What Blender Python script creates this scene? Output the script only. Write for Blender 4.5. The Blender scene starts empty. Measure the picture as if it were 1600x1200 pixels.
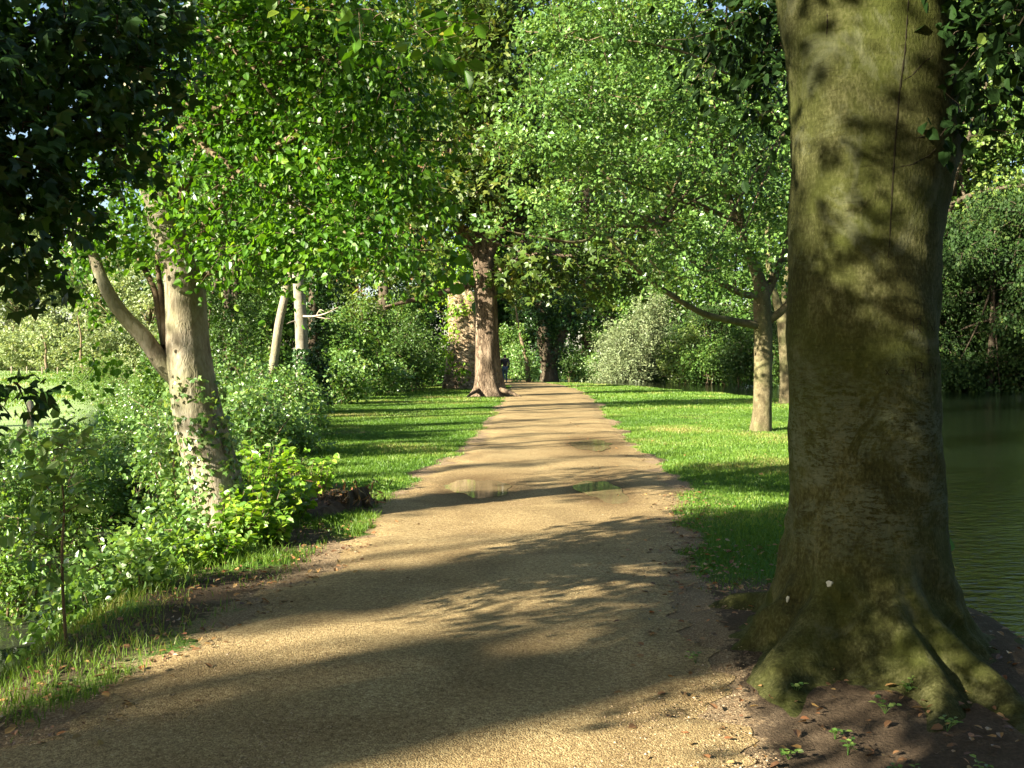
import bpy, math, random
import numpy as np
from mathutils import Vector
from mathutils.bvhtree import BVHTree

# ------------------------------------------------------------------ camera, sky, sun, exposure
S = bpy.context.scene
COL = S.collection
F = 1556.0; CX, CY = 800.0, 600.0; CAMZ = 1.6
PITCH = math.atan(43.0 / F)
cam_d = bpy.data.cameras.new('camera'); cam = bpy.data.objects.new('camera', cam_d); COL.objects.link(cam)
cam_d.sensor_width = 36.0; cam_d.lens = 36.0 * F / 1600.0
cam_d.clip_start = 0.05; cam_d.clip_end = 3000
cam.location = (0, 0, CAMZ); cam.rotation_euler = (math.radians(90) - PITCH, 0, 0)
S.camera = cam

SUN_EL = math.radians(22); SUN_AZ = math.radians(57)     # azimuth the SHADOWS point to, from +Y to +X
sdir = Vector((-math.sin(SUN_AZ) * math.cos(SUN_EL), -math.cos(SUN_AZ) * math.cos(SUN_EL), math.sin(SUN_EL)))
W = bpy.data.worlds.new('World'); S.world = W; W.use_nodes = True
nt = W.node_tree
bgn = nt.nodes['Background']
sky = nt.nodes.new('ShaderNodeTexSky'); sky.sky_type = 'NISHITA'; sky.sun_disc = False
sky.sun_elevation = SUN_EL; sky.sun_rotation = math.atan2(sdir.x, sdir.y)
nt.links.new(sky.outputs[0], bgn.inputs[0]); bgn.inputs[1].default_value = 0.05
sun_d = bpy.data.lights.new('sun', 'SUN'); sun_d.energy = 5.0; sun_d.angle = math.radians(0.5); sun_d.color = (1.0, 0.92, 0.76)
sun = bpy.data.objects.new('sun', sun_d); COL.objects.link(sun)
sun.rotation_euler = sdir.to_track_quat('Z', 'Y').to_euler(); sun.location = (-20, -20, 20)
S.view_settings.view_transform = 'Standard'; S.view_settings.look = 'None'
S.view_settings.gamma = 1.0; S.view_settings.exposure = 2.4
cy = S.cycles
cy.max_bounces = 5; cy.diffuse_bounces = 1; cy.glossy_bounces = 2; cy.transmission_bounces = 3; cy.transparent_max_bounces = 4
cy.use_denoising = True

# ------------------------------------------------------------------ small maths
rng = np.random.default_rng(7)
cp, sp = math.cos(PITCH), math.sin(PITCH)
def P(px, py, d):
    """world point seen at photo pixel (px,py) at depth d metres"""
    xc = (px - CX) / F * d; yc = (CY - py) / F * d
    return np.array([xc, d * cp + yc * sp, CAMZ - d * sp + yc * cp])
def G(px, py, z=0.0):
    r = P(px, py, 1.0) - np.array([0, 0, CAMZ])
    t = (z - CAMZ) / r[2]
    return np.array([r[0] * t, r[1] * t, z])
def norm(v):
    return v / np.maximum(np.linalg.norm(v, axis=-1, keepdims=True), 1e-9)
def rdirs(n):
    return norm(rng.normal(size=(n, 3)))
class Noise:
    def __init__(s, seed, f=1.0, octv=3):
        r = np.random.default_rng(seed); s.t = []
        for o in range(octv):
            for k in range(5):
                a = r.uniform(0, 2 * math.pi); ff = f * 2 ** o * r.uniform(.7, 1.4)
                s.t.append((math.cos(a) * ff, math.sin(a) * ff, r.uniform(0, 6.28), .5 ** o / 2.2))
    def __call__(s, x, y):
        v = 0
        for a, b, p, w in s.t: v = v + w * np.sin(a * x + b * y + p)
        return v
nzA, nzB, nzC, nzD = Noise(1, .6), Noise(2, 1.7), Noise(3, 5.0), Noise(4, .15)

# ------------------------------------------------------------------ object helpers
def tag(o, label=None, cat=None, group=None, kind=None):
    if label: o['label'] = label
    if cat: o['category'] = cat
    if group: o['group'] = group
    if kind: o['kind'] = kind
    return o
def thing(name, label, cat, loc, group=None):
    o = bpy.data.objects.new(name, None); COL.objects.link(o)
    o.location = [float(v) for v in loc]; o.empty_display_size = .2
    return tag(o, label, cat, group)
def raw_mesh(name, V, faces, mat, smooth=False, tint=None):
    """faces: list of int arrays (n,k)"""
    me = bpy.data.meshes.new(name)
    V = np.asarray(V, dtype=np.float32)
    me.vertices.add(len(V)); me.vertices.foreach_set('co', V.ravel())
    faces = [f for f in faces if len(f)]
    loops = np.concatenate([f.ravel() for f in faces]).astype(np.int32)
    starts = []; off = 0
    for f in faces:
        k = f.shape[1]; starts.append(off + np.arange(len(f)) * k); off += len(f) * k
    starts = np.concatenate(starts).astype(np.int32)
    me.loops.add(len(loops)); me.loops.foreach_set('vertex_index', loops)
    me.polygons.add(len(starts)); me.polygons.foreach_set('loop_start', starts)
    me.polygons.foreach_set('use_smooth', np.full(len(starts), smooth))
    if tint is not None:
        a = me.attributes.new('tint', 'FLOAT', 'POINT'); a.data.foreach_set('value', np.asarray(tint, np.float32))
    me.update(calc_edges=True); me.validate()
    if mat: me.materials.append(mat)
    return me
def link(name, me, parent=None):
    o = bpy.data.objects.new(name, me); COL.objects.link(o)
    if parent is not None: o.parent = parent
    return o
def copy_tree(o, parent=None):
    c = o.copy(); COL.objects.link(c); c.parent = parent
    for ch in list(o.children): copy_tree(ch, c)
    return c

def catmull(pts, rad, sub=6):
    pts = np.asarray(pts, float); rad = np.asarray(rad, float)
    if len(pts) < 3 or sub < 2: return pts, rad
    Q = np.vstack([2 * pts[0] - pts[1], pts, 2 * pts[-1] - pts[-2]])
    out = []; ro = []
    for i in range(len(pts) - 1):
        p0, p1, p2, p3 = Q[i:i + 4]
        for k in range(sub):
            t = k / sub
            out.append(.5 * (2 * p1 + (p2 - p0) * t + (2 * p0 - 5 * p1 + 4 * p2 - p3) * t * t + (3 * p1 - p0 - 3 * p2 + p3) * t ** 3))
            ro.append(rad[i] * (1 - t) + rad[i + 1] * t)
    out.append(pts[-1]); ro.append(rad[-1])
    return np.array(out), np.array(ro)
class TubeSet:
    """collects tubes into one mesh"""
    def __init__(s): s.V = []; s.Q = []; s.n = 0; s.caps = []
    def add(s, pts, rad, n=6, mod=None):
        pts = np.asarray(pts, float); rad = np.asarray(rad, float); m = len(pts)
        T = np.gradient(pts, axis=0); T = norm(T)
        ref = np.array([1.0, 0, 0]) if abs(T[0][0]) < .8 else np.array([0, 1.0, 0])
        u = norm(ref - T[0] * ref.dot(T[0])); th = np.arange(n) * 2 * math.pi / n
        rows = []
        for i in range(m):
            u = norm(u - T[i] * u.dot(T[i])); v = np.cross(T[i], u)
            r = rad[i] * (mod(th, i, m) if mod else 1.0)
            rows.append(pts[i] + (np.cos(th) * r)[:, None] * u + (np.sin(th) * r)[:, None] * v)
        V = np.vstack(rows)
        a = np.arange(n); b = (a + 1) % n
        i0 = (np.arange(m - 1) * n)[:, None]
        Q = np.stack([i0 + a, i0 + b, i0 + n + b, i0 + n + a], -1).reshape(-1, 4)
        s.V.append(V); s.Q.append(Q + s.n)
        s.caps.append((s.n + a[::-1])); s.caps.append((s.n + (m - 1) * n + a)); s.n += len(V)
        return s
    def mesh(s, name, mat, off=(0, 0, 0), smooth=True, caps=False):
        fs = [np.vstack(s.Q)]
        if caps: fs += [c[None, :] for c in s.caps]
        return raw_mesh(name, np.vstack(s.V) - np.asarray(off), fs, mat, smooth)
def bent(a, b, sag=.1, wob=.08, n=5):
    """polyline from a to b with some wobble"""
    a = np.asarray(a, float); b = np.asarray(b, float); L = np.linalg.norm(b - a)
    t = np.linspace(0, 1, n)[:, None]
    p = a + (b - a) * t
    w = np.sin(t * math.pi)
    return p + w * (rdirs(1) * wob * L) + w * np.array([0, 0, sag * L])

# ------------------------------------------------------------------ leaves
def leaf_geo(kind, C, A, Nn, L, Wd):
    """returns V, list of faces, verts per leaf"""
    N = len(C); A = norm(A); Sd = norm(np.cross(Nn, A)); Nn = np.cross(A, Sd)
    L = L[:, None]; Wd = Wd[:, None]
    if kind == 'kite':
        V = np.stack([C, C + A * L * .42 + Sd * Wd * .5 + Nn * Wd * .14, C + A * L, C + A * L * .42 - Sd * Wd * .5 + Nn * Wd * .14], 1)
        i = (np.arange(N) * 4)[:, None]
        return V.reshape(-1, 3), [np.hstack([i, i + 1, i + 2]), np.hstack([i, i + 2, i + 3])], 4
    if kind == 'oval':
        tip = C + A * L - Nn * L * .12
        V = np.stack([C, C + A * L * .22 + Sd * Wd * .46 + Nn * Wd * .12, C + A * L * .62 + Sd * Wd * .42 + Nn * Wd * .08, tip,
                      C + A * L * .62 - Sd * Wd * .42 + Nn * Wd * .08, C + A * L * .22 - Sd * Wd * .46 + Nn * Wd * .12], 1)
        i = (np.arange(N) * 6)[:, None]
        return V.reshape(-1, 3), [np.hstack([i, i + 1, i + 2, i + 3]), np.hstack([i, i + 3, i + 4, i + 5])], 6
    if kind == 'lobed':
        Vs = []; Fs = []; base = 0
        for ang, sc in ((0, 1.0), (.95, .82), (-.95, .82)):
            a2 = A * math.cos(ang) + Sd * math.sin(ang); s2 = norm(np.cross(Nn, a2))
            dr = Nn * L * (-.1 if ang else 0)
            V = np.stack([C, C + a2 * L * sc * .5 + s2 * Wd * .26, C + a2 * L * sc + dr, C + a2 * L * sc * .5 - s2 * Wd * .26], 1)
            Vs.append(V)
        V = np.concatenate(Vs, 1)
        i = (np.arange(N) * 12)[:, None]; fs = []
        for k in (0, 4, 8): fs.append(np.hstack([i + k, i + k + 1, i + k + 2, i + k + 3]))
        return V.reshape(-1, 3), fs, 12
def leaf_mesh(name, kind, C, A, Nn, L, Wd, mat, off=(0, 0, 0), tint=None):
    C = np.asarray(C) - np.asarray(off)
    V, fs, k = leaf_geo(kind, C, A, Nn, L, Wd)
    if tint is None: tint = rng.random(len(C))
    return raw_mesh(name, V, fs, mat, False, np.repeat(tint, k))

def sprays(blobs, leaf, K, per=22, spray=.45, flat=.55, droop=.25, shell=.45, thick=.3):
    """leaf positions for ellipsoid blobs [(centre, (rx,ry,rz), density)] -> C, A, N, tint, twigs"""
    Cs, As, Ns, Ts, tw = [], [], [], [], []
    la = .5 * leaf[0] * leaf[1]
    for b in blobs:
        c, r = np.asarray(b[0], float), np.asarray(b[1], float); dens = b[2] if len(b) > 2 else 1.0
        area = math.pi * max(r[0], r[1]) * r[2]
        n = max(3, int(K * dens * area / la / per))
        d = rdirs(n); u = rng.random(n) ** shell
        lump = 1 + .28 * np.sin(d[:, 0] * 5 + c[0] * 3) * np.sin(d[:, 1] * 4 + c[1]) + .22 * np.sin(d[:, 2] * 7 + c[2] * 5 + d[:, 0] * 4)
        cc = c + d * r * (u * lump)[:, None]
        ax = norm(d * np.array([1, 1, .45]) + rng.normal(size=(n, 3)) * .55 + np.array([0, 0, -droop]))
        upn = norm(rng.normal(size=(n, 3)) * .45 + np.array([0, 0, 1.0]))
        ctint = rng.random(n)
        for_j = (per * rng.lognormal(-.12, .5, n)).astype(int).clip(3)
        idx = np.repeat(np.arange(n), for_j); m = len(idx)
        sl = spray * rng.uniform(.6, 1.3, n)
        t = rng.random(m)
        side = norm(np.cross(upn[idx], ax[idx])); nn = np.cross(ax[idx], side)
        lat = rng.normal(size=m) * sl[idx] * .36 * (1.1 - t * .7)
        pos = cc[idx] + ax[idx] * (t * sl[idx] - sl[idx] * .4)[:, None] + side * lat[:, None] + nn * (rng.normal(size=m) * sl[idx] * thick)[:, None]
        A = ax[idx] * .7 + side * np.sign(lat)[:, None] * .8 + rng.normal(size=(m, 3)) * .45 + np.array([0, 0, -droop])
        N_ = nn * flat + rng.normal(size=(m, 3)) * (1 - flat)
        Cs.append(pos); As.append(A); Ns.append(N_); Ts.append((.55 * ctint[idx] + .45 * rng.random(m)))
        tw.append((c, cc, ax, sl))
    return np.vstack(Cs), np.vstack(As), np.vstack(Ns), np.concatenate(Ts), tw
def make_crown(parent, off, blobs, leaf, K, mat, kind='kite', twigmat=None, twigp=.35, name='crown', twig_r=.012, **kw):
    C, A, N_, T, tw = sprays(blobs, leaf, K, **kw)
    sz = rng.uniform(.45, 1.35, len(C))
    o = link(name, leaf_mesh(name, kind, C, A, N_, leaf[0] * sz, leaf[1] * sz, mat, off, T), parent)
    if twigmat is not None:
        ts = TubeSet()
        for c, cc, ax, sl in tw:
            for k in range(len(cc)):
                if rng.random() > twigp: continue
                a = c + (cc[k] - c) * rng.uniform(.15, .55) + rng.normal(size=3) * .05
                e = cc[k] + ax[k] * sl[k] * .45
                m = (a + cc[k]) / 2 + rng.normal(size=3) * .06 * np.linalg.norm(cc[k] - a)
                ts.add([a, m, cc[k], e], np.array([1.0, .8, .55, .25]) * twig_r * (.6 + .8 * rng.random()), 4)
        if ts.n: tag(link('twigs', ts.mesh('twigs', twigmat, off), parent), kind='stuff')
    return o

# ------------------------------------------------------------------ materials
def new_mat(name):
    m = bpy.data.materials.new(name); m.use_nodes = True; m.node_tree.nodes.clear()
    out = m.node_tree.nodes.new('ShaderNodeOutputMaterial')
    return m, m.node_tree.nodes, m.node_tree.links, out
def ramp(N, stops, interp='LINEAR'):
    r = N.new('ShaderNodeValToRGB'); e = r.color_ramp.elements; r.color_ramp.interpolation = interp
    while len(e) > 1: e.remove(e[-1])
    e[0].position = stops[0][0]; e[0].color = (*stops[0][1], 1)
    for p, c in stops[1:]:
        x = e.new(p); x.color = (*c, 1)
    return r
def noise(N, Lk, scale, detail=4, rough=.55, vec=None, dist=0):
    n = N.new('ShaderNodeTexNoise'); n.inputs['Scale'].default_value = scale; n.inputs['Detail'].default_value = detail
    n.inputs['Roughness'].default_value = rough; n.inputs['Distortion'].default_value = dist
    if vec is not None: Lk.new(vec, n.inputs['Vector'])
    return n
def coords(N, Lk, scale=(1, 1, 1), which='Object'):
    t = N.new('ShaderNodeTexCoord'); m = N.new('ShaderNodeMapping'); m.inputs['Scale'].default_value = scale
    Lk.new(t.outputs[which], m.inputs['Vector']); return m.outputs['Vector']
def mixc(N, Lk, fac, a, b, mode='MIX'):
    m = N.new('ShaderNodeMix'); m.data_type = 'RGBA'; m.blend_type = mode
    for s, v in ((0, fac), (6, a), (7, b)):
        if hasattr(v, 'is_linked') or hasattr(v, 'links'): Lk.new(v, m.inputs[s])
        elif isinstance(v, tuple): m.inputs[s].default_value = (*v, 1)
        else: m.inputs[s].default_value = v
    return m.outputs[2]
def mathn(N, Lk, op, a, b=0.0, c=None):
    m = N.new('ShaderNodeMath'); m.operation = op
    for i, v in enumerate((a, b, c)):
        if v is None: continue
        if hasattr(v, 'links'): Lk.new(v, m.inputs[i])
        else: m.inputs[i].default_value = v
    return m.outputs[0]

def leaf_mat(name, stops, trans=.38, tcol=(1.25, 1.15, .45), spec=.35, rough=.42):
    m, N, Lk, out = new_mat(name)
    at = N.new('ShaderNodeAttribute'); at.attribute_name = 'tint'
    r = ramp(N, stops); Lk.new(at.outputs['Fac'], r.inputs[0])
    pr = N.new('ShaderNodeBsdfPrincipled'); Lk.new(r.outputs[0], pr.inputs['Base Color'])
    pr.inputs['Roughness'].default_value = rough; pr.inputs['Specular IOR Level'].default_value = spec
    tr = N.new('ShaderNodeBsdfTranslucent')
    Lk.new(mixc(N, Lk, 1.0, r.outputs[0], tcol, 'MULTIPLY'), tr.inputs[0])
    mx = N.new('ShaderNodeMixShader'); mx.inputs[0].default_value = trans
    Lk.new(pr.outputs[0], mx.inputs[1]); Lk.new(tr.outputs[0], mx.inputs[2]); Lk.new(mx.outputs[0], out.inputs[0])
    return m
def bark_mat(name, cols, scale=6, stretch=(1, 1, .25), bump=.5, crack=0.0, green=None, greenamt=.5, fine=40, pale=None, rings=0.0, depth=.02, finew=.35, crust=None):
    """cols: three colours dark..light"""
    m, N, Lk, out = new_mat(name)
    v = coords(N, Lk, stretch); v0 = coords(N, Lk)
    n1 = noise(N, Lk, scale, 6, .62, v, .4); n2 = noise(N, Lk, fine, 4, .6, v); n3 = noise(N, Lk, 1.6, 4, .6, v0, .5)
    r = ramp(N, [(.36, cols[0]), (.5, cols[1]), (.64, cols[2])])
    s = mathn(N, Lk, 'ADD', mathn(N, Lk, 'MULTIPLY', n1.outputs[0], 1 - finew), mathn(N, Lk, 'MULTIPLY', n2.outputs[0], finew))
    Lk.new(s, r.inputs[0]); col = r.outputs[0]
    if green:
        g = ramp(N, [(.42, (0, 0, 0)), (.62, (1, 1, 1))]); Lk.new(n3.outputs[0], g.inputs[0])
        col = mixc(N, Lk, mathn(N, Lk, 'MULTIPLY', g.outputs[0], greenamt), col, green)
    if pale:
        n4 = noise(N, Lk, 2.3, 5, .7, v0, .8); p = ramp(N, [(.55, (0, 0, 0)), (.66, (1, 1, 1))]); Lk.new(n4.outputs[0], p.inputs[0])
        col = mixc(N, Lk, mathn(N, Lk, 'MULTIPLY', p.outputs[0], .6), col, pale)
    if crust:
        sx = N.new('ShaderNodeSeparateXYZ'); Lk.new(v0, sx.inputs[0]); zr = ramp(N, [(.12, (0, 0, 0)), (.26, (1, 1, 1)), (.42, (1, 1, 1)), (.60, (0, 0, 0))]); Lk.new(mathn(N, Lk, 'MULTIPLY', sx.outputs[2], .4), zr.inputs[0])
        nk = noise(N, Lk, 3.2, 6, .7, v0, .9); kr = ramp(N, [(.46, (0, 0, 0)), (.54, (1, 1, 1))]); Lk.new(nk.outputs[0], kr.inputs[0])
        nh = noise(N, Lk, 1.0, 6, .75, coords(N, Lk, (22, 22, 60)), .5); hr = ramp(N, [(.44, (0, 0, 0)), (.52, (1, 1, 1))]); Lk.new(nh.outputs[0], hr.inputs[0])
        f3 = mathn(N, Lk, 'MULTIPLY', mathn(N, Lk, 'MULTIPLY', zr.outputs[0], kr.outputs[0]), mathn(N, Lk, 'MULTIPLY', hr.outputs[0], .5)); col = mixc(N, Lk, f3, col, crust)
    h = s
    if crack:
        vo = N.new('ShaderNodeTexVoronoi'); vo.feature = 'DISTANCE_TO_EDGE'; vo.inputs['Scale'].default_value = scale * 1.6
        ad = N.new('ShaderNodeVectorMath'); ad.operation = 'ADD'; Lk.new(v, ad.inputs[0])
        nv = noise(N, Lk, 5, 3, .6, v); sc = N.new('ShaderNodeVectorMath'); sc.operation = 'SCALE'; sc.inputs['Scale'].default_value = .35
        Lk.new(nv.outputs[1], sc.inputs[0]); Lk.new(sc.outputs[0], ad.inputs[1]); Lk.new(ad.outputs[0], vo.inputs['Vector'])
        cr = ramp(N, [(0, (0, 0, 0)), (.09, (1, 1, 1))]); Lk.new(vo.outputs[0], cr.inputs[0])
        h = mathn(N, Lk, 'ADD', s, mathn(N, Lk, 'MULTIPLY', cr.outputs[0], crack))
    if rings:
        vr = coords(N, Lk, (9, 9, 70)); nr = noise(N, Lk, 1.0, 5, .7, vr, .6)
        dk = ramp(N, [(.30, (.62, .60, .56)), (.42, (.97, .97, .97)), (.66, (1.08, 1.07, 1.05))]); Lk.new(nr.outputs[0], dk.inputs[0]); col = mixc(N, Lk, 1.0, col, dk.outputs[0], 'MULTIPLY')
        h = mathn(N, Lk, 'ADD', h, mathn(N, Lk, 'MULTIPLY', nr.outputs[0], rings))
    b = N.new('ShaderNodeBump'); b.inputs['Strength'].default_value = bump; b.inputs['Distance'].default_value = depth
    Lk.new(h, b.inputs['Height'])
    pr = N.new('ShaderNodeBsdfPrincipled'); pr.inputs['Roughness'].default_value = .9; pr.inputs['Specular IOR Level'].default_value = .08
    Lk.new(col, pr.inputs['Base Color']); Lk.new(b.outputs[0], pr.inputs['Normal']); Lk.new(pr.outputs[0], out.inputs[0])
    return m
def plain_mat(name, c, rough=.8, var=.25, scale=20, spec=.3):
    m, N, Lk, out = new_mat(name)
    n = noise(N, Lk, scale, 4, .6, coords(N, Lk))
    r = ramp(N, [(.3, tuple(x * (1 - var) for x in c)), (.7, tuple(x * (1 + var) for x in c))]); Lk.new(n.outputs[0], r.inputs[0])
    pr = N.new('ShaderNodeBsdfPrincipled'); pr.inputs['Roughness'].default_value = rough; pr.inputs['Specular IOR Level'].default_value = spec
    Lk.new(r.outputs[0], pr.inputs['Base Color']); Lk.new(pr.outputs[0], out.inputs[0]); return m
def water_mat(name, col, scale, stretch, bump, rough=.03):
    m, N, Lk, out = new_mat(name)
    n = noise(N, Lk, scale, 3, .6, coords(N, Lk, stretch), .3)
    b = N.new('ShaderNodeBump'); b.inputs['Strength'].default_value = bump; b.inputs['Distance'].default_value = .02; Lk.new(n.outputs[0], b.inputs['Height'])
    pr = N.new('ShaderNodeBsdfPrincipled'); pr.inputs['Base Color'].default_value = (*col, 1); pr.inputs['Roughness'].default_value = rough
    pr.inputs['IOR'].default_value = 1.33; Lk.new(b.outputs[0], pr.inputs['Normal']); Lk.new(pr.outputs[0], out.inputs[0]); return m

ML = {
 'lime': leaf_mat('lime_leaf', [(0, (.022, .075, .006)), (.5, (.075, .19, .013)), (.86, (.14, .27, .025)), (.95, (.22, .30, .03)), (1, (.34, .30, .04))], .45, (1.3, 1.25, .4), spec=.45, rough=.36),
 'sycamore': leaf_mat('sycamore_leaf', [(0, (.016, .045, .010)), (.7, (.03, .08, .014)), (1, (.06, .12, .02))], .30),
 'maple': leaf_mat('maple_leaf', [(0, (.030, .075, .016)), (.5, (.105, .21, .040)), (.9, (.19, .31, .075)), (1, (.30, .33, .09))], .36, spec=.45, rough=.36),
 'chestnut': leaf_mat('chestnut_leaf', [(0, (.020, .045, .007)), (.6, (.070, .12, .016)), (.92, (.14, .16, .03)), (1, (.24, .15, .04))], .30, (1.3, 1.1, .35)),
 'ash': leaf_mat('ash_leaf', [(0, (.035, .07, .012)), (.5, (.105, .17, .030)), (.9, (.18, .24, .05)), (1, (.28, .24, .06))], .33),
 'willow': leaf_mat('willow_leaf', [(0, (.14, .19, .085)), (.6, (.21, .26, .12)), (1, (.30, .34, .16))], .30, (1.1, 1.05, .7)),
 'wood': leaf_mat('woodland_leaf', [(0, (.025, .065, .010)), (.5, (.080, .165, .026)), (.9, (.15, .24, .045)), (1, (.25, .25, .06))], .32),
 'darkwood': leaf_mat('dark_woodland_leaf', [(0, (.028, .065, .012)), (.6, (.05, .10, .018)), (1, (.09, .15, .03))], .28),
 'shadewood': leaf_mat('painted_shade_leaf', [(0, (.012, .030, .006)), (.6, (.026, .058, .010)), (.95, (.06, .09, .016)), (1, (.14, .15, .03))], .18, spec=.2, rough=.6),  # far-bank shade put into the leaf colour of the drooping trees
 'ivy': leaf_mat('ivy_leaf', [(0, (.018, .05, .012)), (.7, (.035, .085, .018)), (1, (.07, .14, .03))], .15, spec=.5, rough=.35),
 'scrub': leaf_mat('scrub_leaf', [(0, (.055, .13, .022)), (.5, (.14, .26, .06)), (.85, (.24, .36, .11)), (1, (.40, .46, .22))], .38, spec=.7, rough=.32),
 'nettle': leaf_mat('nettle_leaf', [(0, (.08, .17, .03)), (.6, (.15, .27, .05)), (1, (.27, .37, .09))], .42, spec=.6, rough=.36),
 'sucker': leaf_mat('sucker_leaf', [(0, (.08, .19, .014)), (.5, (.17, .33, .025)), (1, (.32, .45, .05))], .45, (1.3, 1.2, .35), spec=.45),
 'meadowtree': leaf_mat('haze_pale_leaf', [(0, (.20, .27, .11)), (.6, (.28, .35, .15)), (.9, (.34, .38, .19)), (1, (.40, .34, .20))], .38, (1.15, 1.1, .6)),  # distance haze put into the pale leaf colour
 'brown': leaf_mat('brown_key', [(0, (.16, .075, .03)), (.6, (.27, .14, .06)), (1, (.36, .22, .10))], .25, (1.1, .9, .6), spec=.2),
 'beech': leaf_mat('beech_leaf', [(0, (.012, .030, .008)), (.85, (.022, .052, .011)), (1, (.09, .13, .02))], .20, (1.4, 1.3, .35), spec=.12, rough=.55),
 'grass': leaf_mat('grass_blade', [(0, (.055, .115, .014)), (.5, (.105, .20, .024)), (.85, (.165, .26, .04)), (1, (.30, .28, .09))], .35, (1.2, 1.15, .4), spec=.3),
 'litter': leaf_mat('fallen_leaf', [(0, (.10, .05, .025)), (.5, (.20, .11, .05)), (.8, (.34, .22, .08)), (1, (.30, .12, .05))], .1, spec=.3),
}
MB_ = {
 'beech': bark_mat('beech_bark', [(.022, .022, .008), (.048, .049, .016), (.105, .102, .044)], 6, (1.0, 1.0, .55), .7, 0.0, (.042, .052, .008), .6, 75, (.10, .105, .06), .3, .018, .5, (.13, .15, .10)),
 'lime': bark_mat('lime_bark', [(.11, .085, .055), (.23, .195, .135), (.36, .32, .245)], 6, (1, 1, .38), .6, .12, (.20, .21, .10), .45, 45, None, 0, .03),
 'chestnut': bark_mat('chestnut_bark', [(.05, .034, .022), (.145, .105, .068), (.27, .205, .14)], 4, (1, 1, .22), 1.0, .6, None, 0, 26, None, 0, .08),
 'maple': bark_mat('maple_bark', [(.055, .045, .024), (.11, .09, .048), (.19, .16, .092)], 8, (1, 1, .5), .5, .15, (.12, .14, .05), .4, 50, None, .2),
 'old': bark_mat('old_bark', [(.12, .075, .04), (.34, .25, .15), (.52, .42, .28)], 2.2, (.7, .7, 1.2), 1.0, .7, None, 0, 9, None, 0, .2),
 'birch': bark_mat('pale_bark', [(.10, .085, .06), (.21, .185, .14), (.34, .31, .255)], 6, (1, 1, .6), .4, 0, (.2, .2, .1), .3, 40),
 'twig': bark_mat('twig_bark', [(.07, .05, .03), (.14, .105, .06), (.24, .19, .12)], 8, (1, 1, .4), .3),
 'dark': bark_mat('dark_bark', [(.035, .027, .018), (.07, .055, .035), (.12, .10, .07)], 6, (1, 1, .3), .5, .2),
 'soil': plain_mat('dark_soil', (.085, .052, .030), .95, .5, 18, .2),
 'wood': bark_mat('weathered_wood', [(.20, .16, .11), (.36, .30, .22), (.48, .42, .33)], 10, (1, 1, .15), .5),
}

# ------------------------------------------------------------------ terrain
def lut(pts):
    a = np.array(pts, float)
    return lambda q: np.interp(q, a[:, 0], a[:, 1])
XB = lut([(-40, -3.0), (-5, -2.7), (4, -2.2), (6, -2.2), (8, -2.4), (10, -3.0), (12, -3.3), (15, -3.7), (30, -7.5), (45, -13), (60, -18), (100, -30), (300, -70)])
XL = lut([(-40, -2.8), (4, -2.45), (7.5, -2.4), (10, -2.7), (13.6, -3.0), (20, -3.9), (30, -5.8), (38, -6.4), (52, -4.2), (60, -3.0), (75, -6), (95, -13), (300, -60)])
XR = lut([(-40, 2.4), (4, 2.65), (7, 2.9), (9, 3.4), (12, 4.5), (20, 6.8), (30, 9.0), (36, 9.7), (45, 8.8), (56, 5.5), (61, 3.4), (70, 1.0), (90, -6), (120, -16), (300, -50)])
FB = lut([(-60, 150), (-10, 112), (3, 99), (20, 77), (30, 64), (45, 45), (52, 10), (54, -90)])
EL = [(-500, 1500), (-60, 1215), (70, 1130), (170, 1075), (330, 985), (420, 930), (500, 880), (560, 835), (598, 800), (620, 772), (660, 745), (700, 722), (738, 695), (757, 670), (775, 645), (789, 625), (796, 611), (800, 603)]
ER = [(1250, 1500), (1150, 1250), (1115, 1120), (1085, 1000), (1068, 930), (1060, 860), (1064, 800), (1066, 765), (1040, 735), (1005, 715), (985, 690), (965, 670), (945, 650), (935, 632), (910, 612), (878, 602), (856, 599)]
el = [G(*p) for p in EL]; er = [G(*p) for p in ER]
PL = lut([(-40, -2.2), (-3, -1.9)] + sorted((p[1], p[0]) for p in el) + [(64, -1.2), (75, -4.5), (95, -12), (130, -26)])
PR = lut([(-40, 1.3), (-3, 1.1)] + sorted((p[1], p[0]) for p in er) + [(64, 1.5), (75, -1.0), (95, -8), (130, -22)])
BX, BY = 1.86, 5.25      # beech foot
def sstep(t): t = np.clip(t, 0, 1); return t * t * (3 - 2 * t)
PUD = [(G(747, 764), .38, .85), (G(940, 769), .27, .95), (G(925, 696), .36, 1.25)]
def H(x, y):
    x = np.asarray(x, float); y = np.asarray(y, float)
    wob = .18 * nzB(x * .5, y * .5)
    zl = -1.28 * sstep((XB(y) + wob - x) / 1.5)                              # down to the stream bed
    mead = -.72 + .0115 * np.clip(y - 8, 0, 400) + .10 * nzD(x, y)
    up = sstep((XB(y) - 4.0 + wob - x) / 1.2)
    zl = zl * (1 - up) + mead * up
    zr = -1.1 * sstep((x - XR(y) - wob) / np.where(y < 14, 1.0, 1.6))
    fb = sstep((y - FB(x) + 2 * wob) / 3.0)
    zr = zr * (1 - fb) + fb * (.35 + .4 * nzD(x, y) + .01 * np.clip(y - FB(x), 0, 100))
    z = np.where(x < XB(y) + .4, zl, zr)
    r2 = (x - BX) ** 2 + (y - BY) ** 2
    calm = 1.0
    for c_, a_, b_ in PUD: calm = calm * (1 - np.exp(-(((x - c_[0]) / a_) ** 2 + ((y - c_[1]) / b_) ** 2) * .25))
    z = z + .17 * np.exp(-r2 / .8) + .018 * calm * nzB(x, y) * np.exp(-np.clip(y, 0, 99) / 30)
    z = z - .05 * sstep((np.abs(x - (PL(y) + PR(y)) / 2) - 0) / 1) * 0
    return z
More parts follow.
